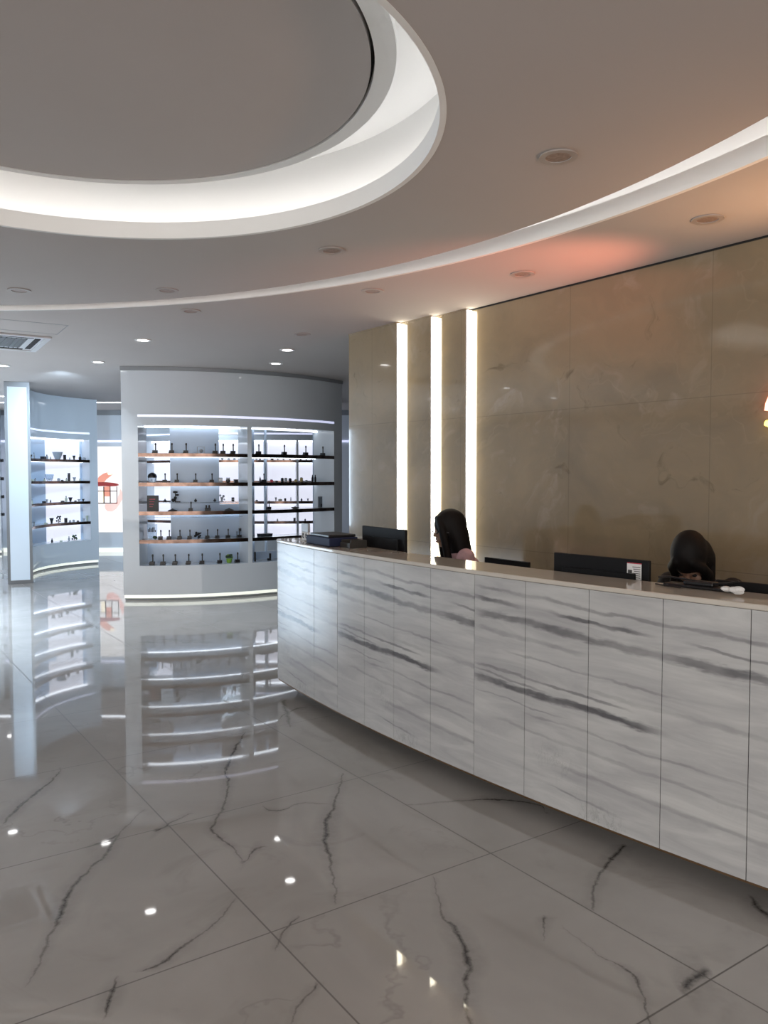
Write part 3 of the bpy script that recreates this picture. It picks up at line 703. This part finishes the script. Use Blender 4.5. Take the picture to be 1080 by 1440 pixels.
# goods on the backlit rear unit, the left unit and the far left unit
def goods_set(c, r, near, row, pxs, dr, where, group, rnd, sc=1.0):
    for i, px in enumerate(pxs):
        k = rnd.choice(['jar', 'bottle', 'box', 'pen', 'tin', 'vase'])
        w = rnd.uniform(.014, .028) * sc; h_ = rnd.uniform(.03, .085) * sc
        m_ = rnd.choice(['black_plastic', 'black_plastic', 'charcoal', 'product_grey', 'product_grey', 'pot'])
        def f(t):
            if k == 'box': MB().box(-w, w, -w, w, 0, h_).build('body', m_, t); MB().box(-w*1.05, w*1.05, -w*1.05, w*1.05, h_, h_ + .006).build('lid', 'charcoal', t)
            elif k == 'vase': MB().lathe([(w*.5, 0), (w*.7, h_*.4), (w*1.3, h_)], 12).build('body', m_, t)
            elif k == 'tin': MB().lathe([(w*1.2, 0), (w*1.25, h_*.4), (w*.4, h_*.5)], 12).build('body', m_, t)
            else: MB().lathe([(w*.6, 0), (w*.65, h_*.6), (w*.25, h_*.75)], 12).build('body', m_, t); MB().cyl((0,0,h_*.75),(0,0,h_),w*.25,w*.25,8).build('cap', 'black_plastic', t)
        nm = {'jar': 'jar', 'bottle': 'bottle', 'box': 'gift_box', 'pen': 'vape_pen', 'tin': 'low_tin', 'vase': 'flared_vase'}[k]
        adj = {'black_plastic': 'black', 'charcoal': 'dark grey', 'product_grey': 'grey', 'pot': 'pale green'}[m_]
        solo(nm, f'{adj} {nm.replace("_", " ")}, {ORD[i] if i < 11 else "last"} along the {ROWN[row]}, {where}', nm.split('_')[-1], px, row, f, dr, None, group, c, r, near)
rnd = random.Random(11)
for row, pxs in ((0, [361, 366, 383, 391, 399, 408, 423, 431, 438]), (2, [361, 388, 394, 401, 409, 424, 433, 441]), (3, [390, 414, 429])):
    goods_set(BC, BR, True, row, pxs, .12, 'rear unit, right window', 'small goods on the bright rear unit', rnd, .95)
goods_set(BC, BR, True, 0, [313, 322, 330], .12, 'rear unit, left window', 'small goods on the rear unit behind the left window', rnd, 1.3)
def lsolo(name, label, cat, px, row, f, dr=.14, z=None, group=None): return solo(name, label, cat, px, row, f, dr, z, group, LC, LR, False)
for row, pxs in ((0, [44, 49, 62, 67, 72, 92, 99, 105, 119]), (1, [46, 50, 63, 83, 88, 94, 105, 113]), (2, [45, 62, 66, 71, 88, 93, 99, 106, 111, 117]), (3, [46, 64, 72, 92, 98, 103, 109, 117, 122]), (4, [44, 72, 85, 96])):
    goods_set(LC, LR, False, row, pxs, .10, 'concave unit', 'small goods in the concave display unit', rnd, 1.15)
lsolo('wide_glass_vase', 'wide flared pale vase on the top shelf of the concave unit', 'vase', 82, 0, lambda t: MB().lathe([(.035, 0), (.05, .03), (.085, .125), (.08, .125), (.045, .035), (.0, .02)], 20).build('bowl', 'product_grey', t), .15)
lsolo('wide_glass_vase', 'paler wide vase on the second shelf of the concave unit', 'vase', 70, 1, lambda t: MB().lathe([(.035, 0), (.05, .03), (.07, .11), (.065, .11), (.045, .035), (.0, .02)], 20).build('bowl', 'acrylic', t), .15)
lsolo('tall_black_canister', 'tall black canister on the second shelf of the concave unit', 'canister', 97.5, 1, lambda t: (MB().lathe([(.02, 0), (.022, .10), (.018, .115)], 16).build('body', 'black_plastic', t), MB().cyl((0,0,.115),(0,0,.13),.022,.022,12).build('lid', 'charcoal', t)), .15)
lsolo('black_flower_cluster', 'bushy dark cluster on the fourth shelf of the concave unit', 'ornament', 82, 3, bush('charcoal', 21, .05), .15)
lsolo('little_plant', 'dark bottle plant on the sill of the concave unit', 'plant', 103.5, 4, bush('leaf_dark', 22, .04), .16)
lsolo('black_bottle', 'black bottle with stem at the right of the concave unit top shelf', 'bottle', 113.5, 0, lambda t: (MB().lathe([(.02, 0), (.024, .04), (.01, .06)], 12).build('body', 'black_plastic', t), MB().cyl((0,0,.06),(0,0,.10),.006,.006,8).build('neck','charcoal',t)), .16)
for row in range(4):
    for i, px in enumerate((1.5, 4.5)):
        p = hit_circle(px, FC, FR - .12); a = ang(p, FC)
        t = thing('dark_bottle', f'dark bottle on the {ROWN[row]} of the distant unit, {"nearer the frame edge" if i == 0 else "nearer the pillar"}', 'bottle', (p.x, p.y, ZS[row] + .001), a + PI/2, 'dark bottles in the distant unit')
        MB().lathe([(.02, 0), (.022, .05), (.01, .06)], 10).build('body', 'charcoal', t)

# ------------------------------------------------------------------ reception counter
KC, KR = Vector((10.648, 11.558)), 12.8986
TOPZ = 1.055
def ka(px, dr=0): return ang(hit_circle(px, KC, KR - dr, near=True), KC) % (2*PI)
A0 = ka(390); A1 = A0 + 5.15 / KR
def kp(a, r, z=0): return Vector((KC.x + r*math.cos(a), KC.y + r*math.sin(a), z))
ctr = thing('reception_counter', 'long curved reception counter clad in streaked white marble', 'counter', kp((A0 + A1)/2, KR))
KM = Matrix.Translation(-ctr.location)
def uvmesh(name, segs, z0, z1, u_start, parent, mt='marble'):
    """segs: plan outline points of the face, first outer then inner; UV u follows arc length"""
    me = bpy.data.meshes.new(name); bm = bmesh.new(); uvl = bm.loops.layers.uv.new('UVMap')
    out, inn = segs; n = len(out); us = [u_start]
    for a, b_ in zip(out, out[1:]): us.append(us[-1] + (Vector(b_) - Vector(a)).length)
    vo = [[bm.verts.new((p[0], p[1], z)) for p in out] for z in (z0, z1)]; vi = [[bm.verts.new((p[0], p[1], z)) for p in inn] for z in (z0, z1)]
    def face(vs, uvs):
        f = bm.faces.new(vs)
        for l, q in zip(f.loops, uvs): l[uvl].uv = q
        return f
    for i in range(n-1):
        face([vo[0][i], vo[0][i+1], vo[1][i+1], vo[1][i]], [(us[i], z0), (us[i+1], z0), (us[i+1], z1), (us[i], z1)])
        face([vi[0][i+1], vi[0][i], vi[1][i], vi[1][i+1]], [(us[i+1], z0), (us[i], z0), (us[i], z1), (us[i+1], z1)])
        for k in (0, 1): face([vo[k][i], vi[k][i], vi[k][i+1], vo[k][i+1]], [(us[i], z0)] * 4)
    for i in (0, n-1): face([vo[0][i], vo[1][i], vi[1][i], vi[0][i]], [(us[i], z0), (us[i], z1), (us[i], z1), (us[i], z0)])
    bmesh.ops.recalc_face_normals(bm, faces=bm.faces); bm.to_mesh(me); bm.free(); me.materials.append(MATS[mt])
    o = bpy.data.objects.new(name, me); C.objects.link(o); o.parent = parent; o.matrix_local = KM
    for p in me.polygons: p.use_smooth = True
    me.set_sharp_from_angle(angle=math.radians(35)); return o
joints = [A0] + [ka(x) for x in (441, 474, 512, 554, 606, 668, 740, 830, 935, 1060)]
while joints[-1] < A1 - .01: joints.append(joints[-1] + .322 / KR)
joints[-1] = A1
gap = .0016 / KR; PB, PT = .085, TOPZ - .022
for i in range(len(joints) - 1):
    a, b_ = joints[i] + (gap if i else 0), joints[i+1] - gap
    m_ = 8; al = [a + (b_ - a)*k/m_ for k in range(m_+1)]
    grp = 0 if i < 2 else (1 if i < 6 else 2)          # slabs cut from one block repeat their veining
    base = {0: joints[0] - .30/KR, 1: joints[2], 2: joints[6]}[grp]
    uvmesh('marble_panel', ([kp(x, KR)[:2] for x in al], [kp(x, KR - .02)[:2] for x in al]), PB, PT, (a - base) * KR, ctr)
# rounded far end
e0 = kp(A0, KR); rad = Vector((math.cos(A0), math.sin(A0))); tan = Vector((-rad.y, rad.x)) * -1   # tan: beyond the far end
rr = .07; cc = Vector(e0[:2]) - rad * rr; outl = []; inl = []
for k in range(9):
    th = k / 8 * PI/2; d = rad * math.cos(th) + tan * math.sin(th); outl.append(cc + d * rr); inl.append(cc + d * (rr - .02))
outl.append(cc + tan * rr - rad * .78); inl.append(cc + tan * (rr - .02) - rad * .78)
uvmesh('end_panel', (outl, inl), PB, PT, .30, ctr)
MB().arc(KC, KR - .06, KR - .022, A0 + .001, A1, .10, PT - .001).build('carcass', 'plinth', ctr, M=KM)
MB().arc(KC, KR - .20, KR - .16, A0 + .004, A1, .0005, .10).build('plinth', 'plinth', ctr, M=KM)
MB().arc(KC, KR - .16, KR - .001, A0, A1, .076, PB - .0005).build('bottom_trim', 'bronze_edge', ctr, M=KM)
# stone top with bullnose corner
al = [A0 + (A1 - A0)*k/90 for k in range(91)]
outer = [kp(x, KR + .004)[:2] for x in al]; inner = [kp(x, KR - .27)[:2] for x in al][::-1]
endc = [tuple(cc + (rad*math.cos(th) + tan*math.sin(th)) * (rr + .004)) for th in [k/8*PI/2 for k in range(8, 0, -1)]]
endin = [tuple(cc + tan * (rr + .004) - rad * .205)]
top = MB().prism(endin + endc + outer + inner, TOPZ - .021, TOPZ).build('countertop', 'countertop_stone', ctr, bevel=.005, M=KM)
MB().arc(KC, KR - .27, KR - .25, A0 + .002, A1, .0, TOPZ - .022).build('back_panel', 'desk_wood', ctr, M=KM)
MB().arc(KC, KR - .86, KR - .271, A0 + .002, A1, .72, .75).build('work_surface', 'desk_wood', ctr, M=KM)
MB().arc(KC, KR - .84, KR - .82, A0 + .01, A0 + .012 + .02, .0, .72).arc(KC, KR - .84, KR - .3, A1 - .004, A1 - .001, 0, .719).arc(KC, KR - .84, KR - .3, A0 + .135, A0 + .138, 0, .719).build('leg_panel', 'desk_wood', ctr, M=KM)

# ------------------------------------------------------------------ monitors
def monitor(label, far_px, near_px, top_y, yoff, zb, w, h_, tilt=0., sticker=False, zdesk=.751, group='black computer monitors behind the counter'):
    """screen turned to the staff side; back of the housing faces the room"""
    a = ka((far_px + near_px)/2, .27 + yoff); p = kp(a, KR - .27 - yoff)
    rz = a - PI/2       # local +y points out to the room
    t = thing('computer_monitor', label, 'monitor', (p.x, p.y, zdesk), rz, group)
    z0 = zb - zdesk; z1 = z0 + h_
    T = Matrix.Translation((0, 0, (z0+z1)/2)) @ Matrix.Rotation(tilt, 4, 'X') @ Matrix.Translation((0, 0, -(z0+z1)/2))
    hs = MB().box(-w/2, w/2, -.008, .010, z0, z1).box(-w/2+.06, w/2-.06, .010, .028, z0 + .04, z1 - .06).build('housing', 'screen_back', t, bevel=.004, M=T)
    MB().box(-w/2+.01, w/2-.01, -.0095, -.0082, z0+.015, z1-.01).build('screen', 'black_plastic', hs)
    MB().box(-.03, .03, .0, .025, .012, z0 + .08).build('stand', 'charcoal', t)
    MB().box(-.11, .11, -.13, .025, .0, .012).build('foot', 'charcoal', t, bevel=.003)
    if sticker:
        st = MB().box(-w/2 + .035, -w/2 + .105, .0105, .0115, z1 - .085, z1 - .018).build('sticker', 'paper', hs)
        b = MB()
        for i in range(6): b.box(-w/2 + .04, -w/2 + .07 + .004*(i % 3), .0116, .0121, z1 - .078 + i*.009, z1 - .075 + i*.009)
        b.box(-w/2 + .08, -w/2 + .10, .0116, .0121, z1 - .06, z1 - .045)
        b.build('print', 'print_ink', hs)
        MB().box(-w/2 + .035, -w/2 + .105, .0105, .0115, z1 - .0175, z1 - .014).build('sticker_edge', 'product_red', hs)
    return t
monitor('black monitor back tilted a little, in front of the leftmost wall light strip', 511, 569, 738, .07, .86, .50, .315, .0)
monitor('black monitor back with a white label sticker, between the two seated women', 780, 910, 777, .05, .85, .50, .285, .0, sticker=True)
monitor('low black monitor back right behind the woman with glasses', 690, 737, 781, .46, .80, .36, .215, .0)
monitor('black monitor back cut by the right edge of the picture, beside the woman in black', 1052, 1140, 812, .05, .80, .46, .285, .0)

# ------------------------------------------------------------------ things on the counter
def on_top(px, dr, name, label, cat):
    a = ka(px, dr); p = kp(a, KR - dr, TOPZ + .001); return thing(name, label, cat, p, a - PI/2)
t = on_top(466, .15, 'navy_document_box', 'flat navy blue document box with a black lid on the far end of the counter', 'box')
MB().box(-.17, .17, -.10, .10, 0, .055).build('box', 'navy', t, bevel=.006); MB().box(-.15, .12, -.095, .095, .056, .072).build('lid', 'black_plastic', t, bevel=.004)
t = on_top(497, .17, 'dark_card_tray', 'small dark brown tray beside the navy box on the counter', 'tray')
MB().box(-.06, .06, -.06, .06, 0, .012).box(-.06, .06, -.06, -.052, .012, .045).box(-.06, .06, .052, .06, .012, .03).box(-.06, -.052, -.052, .052, .012, .045).box(.052, .06, -.052, .052, .012, .045).build('tray', 'plinth', t); MB().box(-.045, .045, -.045, .045, .0125, .02).build('cards', 'desk_wood', t)
t = on_top(429.5, .14, 'payment_display_card', 'white counter card with a grey screen and black marks at the counter far end', 'sign')
MB().box(-.055, .055, -.006, .006, 0, .055).box(-.05, .05, -.03, .03, 0, .004).build('card', 'paper', t)
MB().box(-.057, .057, -.010, .008, .056, .115).build('screen', 'product_grey', t, bevel=.003)
b = MB()
for x in (-.035, .016): b.box(x, x + .014, .0065, .0075, .030, .048).box(x - .004, x + .016, .0065, .0075, .014, .024).box(x + .018, x + .024, .0065, .0075, .02, .046)
b.build('marks', 'print_ink', t)
t = on_top(1031, .13, 'crumpled_tissue', 'crumpled pale tissue on the counter in front of the woman in black', 'tissue')
b = MB(); rnd = random.Random(4)
for i in range(7): b.sphere((rnd.uniform(-.03, .03), rnd.uniform(-.012, .012), .012 + rnd.uniform(0, .014)), rnd.uniform(.011, .017), 6, (1.4, 1, .7))
b.build('tissue', 'paper', t)
t = on_top(985, .21, 'black_cable_bundle', 'loose black cables and holder lying on the counter in front of the woman in black', 'cables')
MB().tube([(.17, 0, .03), (.13, -.01, .034), (.07, -.01, .031), (.0, .0, .028), (-.07, 0, .026), (-.11, 0, .032), (-.15, -.01, .042)], .004, 8).build('cable', 'black_plastic', t)
MB().box(-.15, .14, -.05, .02, .0, .012).box(-.06, .06, -.045, .01, .012, .028).build('holder', 'black_plastic', t, bevel=.005)
MB().tube([(.17, .02, .004), (.12, .04, .004), (.10, .035, .004), (.05, .045, .004)], .003, 8).build('cable', 'black_plastic', t)

# ------------------------------------------------------------------ people
def limb(b, pts, n=14):
    """pts: (x,y,z,r); tapered run with round joints"""
    for (p, q) in zip(pts, pts[1:]):
        b.cyl(p[:3], q[:3], p[3], q[3], n)
    for p in pts: b.sphere(p[:3], p[3], 12)
def remesh(o, v, sm=4):
    r = o.modifiers.new('r', 'REMESH'); r.mode = 'VOXEL'; r.voxel_size = v; r.use_smooth_shade = True
    s = o.modifiers.new('s', 'SMOOTH'); s.iterations = sm; s.factor = .5
def loft(rings, n=24, sq=2.0):
    """rings: (z, cx, cy, rx, ry)"""
    b = MB(); vs = []
    for z, cx, cy, rx, ry in rings:
        for i in range(n):
            a = 2*PI*i/n; vs.append((cx + rx*math.cos(a), cy + ry*math.sin(a), z))
    fs = [(j*n+i, j*n+(i+1) % n, (j+1)*n+(i+1) % n, (j+1)*n+i) for j in range(len(rings)-1) for i in range(n)]
    fs += [tuple(range(n))[::-1], tuple(range((len(rings)-1)*n, len(rings)*n))]
    return b.add(vs, fs)
def hand(b, w, f, up, side):
    """w wrist point, f finger direction, up back-of-hand direction, side +1/-1 thumb side"""
    f = f.normalized(); s = f.cross(up).normalized() * side; up = up.normalized()
    palm_c = w + f * .045
    M = Matrix((( *f, 0), (*s, 0), (*up, 0), (0,0,0,1))).transposed()
    for k in range(5):
        c = w + f * (.015 + .016*k); b.sphere(c, .026, 10, (1, 1, 1), None) if False else None
    P = []
    for k, (o_, l_) in enumerate(((-.030, .058), (-.010, .070), (.011, .074), (.031, .066))):
        base = w + f * .082 + s * o_
        limb(b, [(*(w + f*.01 + s*o_*.6), .015), (*base, .0105)], 8)
        k1 = base + (f*.9 - up*.35).normalized() * l_ * .5; k2 = k1 + (f*.5 - up*.9).normalized() * l_ * .5
        limb(b, [(*base, .0098), (*k1, .0088), (*k2, .0075)], 8)
    th0 = w + f*.025 + s*.028; th1 = th0 + (s*.7 + f*.8 - up*.2).normalized()*.035; th2 = th1 + (f + s*.15 - up*.2).normalized()*.028
    limb(b, [(*(w + f*.01 + s*.01), .016), (*th0, .014), (*th1, .011), (*th2, .009)], 8)
def person(label, loc, rz, head_yaw, head_down, top_m, glasses=False, seat=.46, long_hair=.40, lean=.06, hunch=0., hw=1.0):
    """local frame: +x is where the body faces, z up from the floor; seated"""
    t = bpy.data.objects.new('person', None)
    hip = Vector((0, 0, seat + .09)); chest = Vector((lean*.7, 0, seat + .38)); neck = Vector((lean, 0, seat + .545)); headb = Vector((lean + .01 + hunch*.8, 0, seat + .60 - hunch))
    HM = Matrix.Translation(headb) @ Matrix.Rotation(head_yaw, 4, 'Z') @ Matrix.Rotation(head_down, 4, 'Y')
    b = MB()
    # trunk
    tr = loft([(hip.z - .09, 0, 0, .12, .165), (hip.z, 0, 0, .125, .17), (hip.z + .12, lean*.2, 0, .10, .135), (chest.z - .03, lean*.6, 0, .11, .155), (chest.z + .07, lean*.8, 0, .095, .165), (neck.z - .04, lean, 0, .055, .10), (neck.z, lean, 0, .045, .05)])
    b.add(tr.v, tr.f)
    limb(b, [(*neck, .05), (*(headb + Vector((.0, 0, .03))), .046)])
    # head: skull, jaw, nose, ears
    sk = MB()
    sk.sphere((.0, 0, .135), .098, 18, (1.0, .78, .98)); sk.sphere((.035, 0, .065), .060, 14, (.85, .85, 1.05)); sk.sphere((.058, 0, .022), .026, 10, (.8, 1, .8))
    sk.sphere((.10, 0, .083), .011, 10, (1.1, .9, .9)); sk.cyl((.088, 0, .12), (.104, 0, .085), .007, .010, 8); sk.sphere((.090, 0, .048), .010, 8, (.7, 1.9, .6)); sk.sphere((.086, 0, .038), .009, 8, (.7, 1.7, .6))
    for s_ in (-1, 1): sk.sphere((-.005, s_*.077, .09), .022, 10, (.7, .3, 1.2)); sk.sphere((.075, s_*.032, .06), .022, 8)
    b.add([HM @ Vector(p) for p in sk.v], sk.f)
    # arms resting on the desk
    wr = []
    for s_ in (-1, 1):
        sh = Vector((lean*.9, s_*.165, neck.z - .065)); el = Vector((lean + .09, s_*.215, seat + .27)); w = Vector((lean + .33, s_*.10, .83))
        limb(b, [(*sh, .047), (*((sh + el)/2), .042), (*el, .036), (*((el + w)/2), .032), (*w, .022)]); wr.append(w)
        hand(b, w, Vector((1, -s_*.15, -.05)), Vector((0, 0, 1)), -s_)
    # legs
    for s_ in (-1, 1):
        h_ = Vector((.0, s_*.09, seat + .05)); k = Vector((.42, s_*.11, seat + .04)); an = Vector((.38, s_*.11, .09)); toe = Vector((.55, s_*.12, .035))
        limb(b, [(*h_, .082), (*((h_ + k)/2), .070), (*k, .055), (*((k + an)/2 + Vector((-.01, 0, .03))), .052), (*an, .036), (*toe, .030)])
    body = b.build('person', 'skin'); remesh(body, .0055, 3)
    body.location = loc; body.rotation_euler = (0, 0, rz); tag(body, label, 'person')
    # clothing
    b = MB(); tr = loft([(hip.z - .05, 0, 0, .135, .18), (hip.z + .12, lean*.2, 0, .118, .152), (chest.z - .03, lean*.6, 0, .126, .172), (chest.z + .07, lean*.8, 0, .110, .180), (neck.z - .045, lean, 0, .070, .12), (neck.z - .015, lean, 0, .058, .066)]); b.add(tr.v, tr.f)
    for s_, w in zip((-1, 1), wr):
        sh = Vector((lean*.9, s_*.165, neck.z - .065)); el = Vector((lean + .09, s_*.215, seat + .27))
        limb(b, [(*sh, .062), (*((sh + el)/2), .058), (*el, .050), (*((el + w)/2), .044), (*(el.lerp(w, .8)), .036)])
    o = b.build('top', top_m, body); remesh(o, .008, 5); o['label'] = 'pink top' if top_m == 'pink_top' else 'black top'
    b = MB()
    for s_ in (-1, 1):
        h_ = Vector((.0, s_*.09, seat + .05)); k = Vector((.42, s_*.11, seat + .04)); an = Vector((.38, s_*.11, .12))
        limb(b, [(*h_, .095), (*((h_ + k)/2), .084), (*k, .068), (*((k + an)/2 + Vector((-.01, 0, .03))), .066), (*an, .050)])
    b.sphere((0, 0, seat + .07), .14, 14, (.95, 1.3, .7)); o = b.build('trousers', 'black_cloth', body); remesh(o, .009, 4); o['label'] = 'black trousers'
    for s_ in (-1, 1):
        b = MB(); limb(b, [(.37, s_*.11, .055, .045), (.46, s_*.115, .045, .042), (.56, s_*.12, .035, .034)]); b.box(.33, .59, s_*.115 - .035, s_*.115 + .035, .002, .02); o = b.build('shoe', 'black_plastic', body); remesh(o, .008, 3)
    # hair: cap round the skull and a long fall down the back
    b = MB(); L_ = long_hair
    b.sphere((-.014, 0, .148), .110, 20, (1.02, .86, 1.0))
    cap = b; b2 = MB()
    rings = [(-L_ + .12, -.105, 0, .045, .075), (-L_*.7 + .1, -.095, 0, .070, .100), (-.06, -.075, 0, .078, .106), (.03, -.056, 0, .082, .106), (.10, -.038, 0, .092, .102), (.16, -.020, 0, .095, .092), (.20, -.015, 0, .080, .075)]
    lf = loft(rings); b2.add(lf.v, lf.f); b2.add(cap.v, cap.f)
    for s_ in (-1, 1):      # side locks framing the face
        limb(b2, [(.062, s_*.040, .195, .026), (.058, s_*.080, .13, .026), (.048, s_*.090, .05, .026), (.024, s_*.094, -.07, .028), (-.01, s_*.085, -.15, .022)], 10)
    HY = Matrix.Translation(headb) @ Matrix.Rotation(head_yaw, 4, 'Z')
    def fall(p):            # hair follows the tilted skull above, hangs plumb below
        p = Vector((p[0], p[1]*hw, p[2])); k_ = min(1, max(0, (p.z - .0) / .12))
        anchor = HM @ Vector((p.x, p.y, max(p.z, .06))); plumb = anchor + Vector((0, 0, min(p.z, .06) - .06))
        return plumb.lerp(HM @ p, k_)
    hv = [fall(p) for p in b2.v]; hb = MB().add(hv, b2.f)
    hr = hb.build('hair', 'hair', body); remesh(hr, .006, 5); hr['label'] = 'long straight black hair'
    e = MB()
    for s_ in (-1, 1): e.sphere((.086, s_*.032, .105), .0115, 10, (.7, 1.1, .7))
    e2 = MB().add([HM @ Vector(p) for p in e.v], e.f); e2.build('eyes', 'black_plastic', body)
    e = MB().sphere((.0955, 0, .043), .010, 10, (.5, 2.2, .45)); MB().add([HM @ Vector(p) for p in e.v], e.f).build('lips', 'product_red', body)
    if glasses:
        g = MB()
        for s_ in (-1, 1):
            P_ = [(.112, s_*.034 + .024*math.cos(2*PI*i/16), .104 + .021*math.sin(2*PI*i/16)) for i in range(17)]; g.tube(P_, .0016, 6)
            g.tube([(.112, s_*.058, .108), (.07, s_*.082, .108), (.0, s_*.084, .10)], .0016, 6)
        g.tube([(.112, -.010, .108), (.114, 0, .111), (.112, .010, .108)], .0016, 6)
        MB().add([HM @ Vector(p) for p in g.v], g.f).build('glasses', 'steel', body)
    return body
def office_chair(label, loc, rz, seat=.44):
    t = thing('office_chair', label, 'chair', loc, rz, 'staff chairs behind the counter')
    MB().box(-.23, .20, -.22, .22, seat - .06, seat - .004).build('seat', 'black_cloth', t, bevel=.02)
    MB().box(-.26, -.22, -.19, .19, seat + .06, seat + .34).build('backrest', 'black_cloth', t, bevel=.015)
    MB().box(-.275, -.262, -.03, .03, seat - .08, seat + .2).box(-.27, 0, -.03, .03, seat - .08, seat - .061).build('back_bracket', 'black_plastic', t)
    MB().cyl((0,0,.08), (0,0,seat - .06), .028, .022, 14).build('gas_column', 'steel', t)
    for i in range(5):
        a = 2*PI*i/5 + .3; c, s_ = math.cos(a), math.sin(a)
        MB().cyl((0,0,.10), (c*.27, s_*.27, .075), .022, .014, 8).build('leg', 'black_plastic', t)
        MB().cyl((c*.27 - s_*.014, s_*.27 + c*.014, .028), (c*.27 + s_*.014, s_*.27 - c*.014, .028), .027, .027, 12).cyl((c*.27, s_*.27, .03), (c*.27, s_*.27, .08), .006, .006, 6).build('caster', 'black_plastic', t)
    return t
def behind(px, dr):
    a = ka(px, dr); return kp(a, KR - dr), a
p1, a1_ = behind(664, 1.12)
f1 = a1_ ; rz1 = f1 - math.radians(24)
person('woman with long black hair, glasses and a pink top seated behind the counter in profile', (p1.x, p1.y, 0), rz1, math.radians(-4), math.radians(6), 'pink_top', True, seat=.475, long_hair=.36, hunch=.06, lean=.09)
office_chair('black office chair under the woman with glasses', (p1.x, p1.y, 0), rz1, .475)
p2, a2_ = behind(1000, 1.16)
person('woman with black hair in a black top, head bent over the counter', (p2.x, p2.y, 0), a2_, math.radians(12), math.radians(57), 'black_cloth', False, seat=.46, long_hair=.30, lean=.10, hunch=.03, hw=.9)
office_chair('black office chair under the woman in black', (p2.x, p2.y, 0), a2_)

# ------------------------------------------------------------------ illuminated wall sign (continues beyond the frame edge)
qs = wall_q(1079, S_MAIN)
t = thing('illuminated_wall_sign', 'coloured glowing sign piece on the stone wall at the right edge', 'sign', WM @ Vector((qs + .3, S_MAIN + .02, 1.8)))
Mi = Matrix.Translation(-t.location)
zc = zat(568, 4.3); zy = zat(595, 4.3)
b = MB(); P_ = [(qs + .09 - .075*math.cos(k/10*PI*1.2), S_MAIN + .05, zc - .01 + .10*math.sin(k/10*PI*1.2 - .3)) for k in range(11)]; b.tube(P_, .014, 8); b.build('red_stroke', 'sign_pink', t, M=Mi @ WM)
b = MB(); b.tube([(qs + .01, S_MAIN + .05, zy), (qs + .08, S_MAIN + .05, zy - .03), (qs + .25, S_MAIN + .05, zy - .035)], .016, 8).build('yellow_stroke', 'sign_yellow', t, M=Mi @ WM)
for k in range(3):
    x = qs + .32 + .30*k
    MB().tube([(x, S_MAIN + .05, 1.70), (x + .02, S_MAIN + .05, 2.0), (x + .12, S_MAIN + .05, 2.05), (x + .2, S_MAIN + .05, 1.9), (x + .12, S_MAIN + .05, 1.82)], .018, 8).build('red_stroke' if k != 1 else 'yellow_stroke', 'sign_pink' if k != 1 else 'sign_yellow', t, M=Mi @ WM)
MB().box(qs + .03, qs + 1.2, S_MAIN + .001, S_MAIN + .010, 1.60, 1.62).build('rail', 'grey_trim', t, M=Mi @ WM)
sp = WM @ Vector((qs + .10, S_MAIN + .25, 1.95))
light('sign_glow', 'SPOT', sp, 110, (1, .30, .18), .12, target=at(680, 388, Z0), spot_size=1.05, spot_blend=1.0)
sp = WM @ Vector((qs + .6, S_MAIN + .25, 1.95))
light('sign_glow', 'SPOT', sp, 30, (1, .55, .28), .12, target=at(1000, 250, Z0), spot_size=2.2, spot_blend=1.0)

def area_fill(name, loc, tgt, sx, sy, power, col):
    o = light(name, 'AREA', loc, power, col, 1, target=tgt); o.data.shape = 'RECTANGLE'; o.data.size = sx; o.data.size_y = sy; return o
area_fill('added_rear_fill', (-3.5, -4.8, 1.45), (-3.5, 5, 1.45), 17, 2.6, 365, (1, .95, .91))  # unseen fill lamp added behind the camera to light the whole room
area_fill('added_side_fill', (-12.7, 14.0, 1.45), (0, 13.0, 1.45), 4, 2.5, 260, (.66, .83, 1))  # cool fill lamp added out of frame to brighten the shop side
light('added_unit_fill', 'SPOT', (-3.9, 9.6, 2.7), 260, (.60, .80, 1), .03, target=(-5.1, 13.2, 1.3), spot_size=1.3, spot_blend=1)  # added spot with no fitting, brightens the concave display unit
# ------------------------------------------------------------------ world, exposure, camera
w = bpy.data.worlds.new('World'); bpy.context.scene.world = w; w.use_nodes = True
w.node_tree.nodes['Background'].inputs[0].default_value = (1, .93, .86, 1); w.node_tree.nodes['Background'].inputs[1].default_value = .5
cam = bpy.data.cameras.new('camera'); co = bpy.data.objects.new('camera', cam); C.objects.link(co)
co.location = (0, 0, H); co.rotation_euler = (PI/2 - PITCH, 0, 0)
cam.sensor_fit = 'VERTICAL'; cam.sensor_height = 36; cam.sensor_width = 27; cam.lens = F / 1440 * 36; cam.clip_start = .05
sc = bpy.context.scene; sc.camera = co
sc.view_settings.view_transform = 'Standard'; sc.view_settings.look = 'None'; sc.view_settings.gamma = 1; sc.view_settings.exposure = 0.36
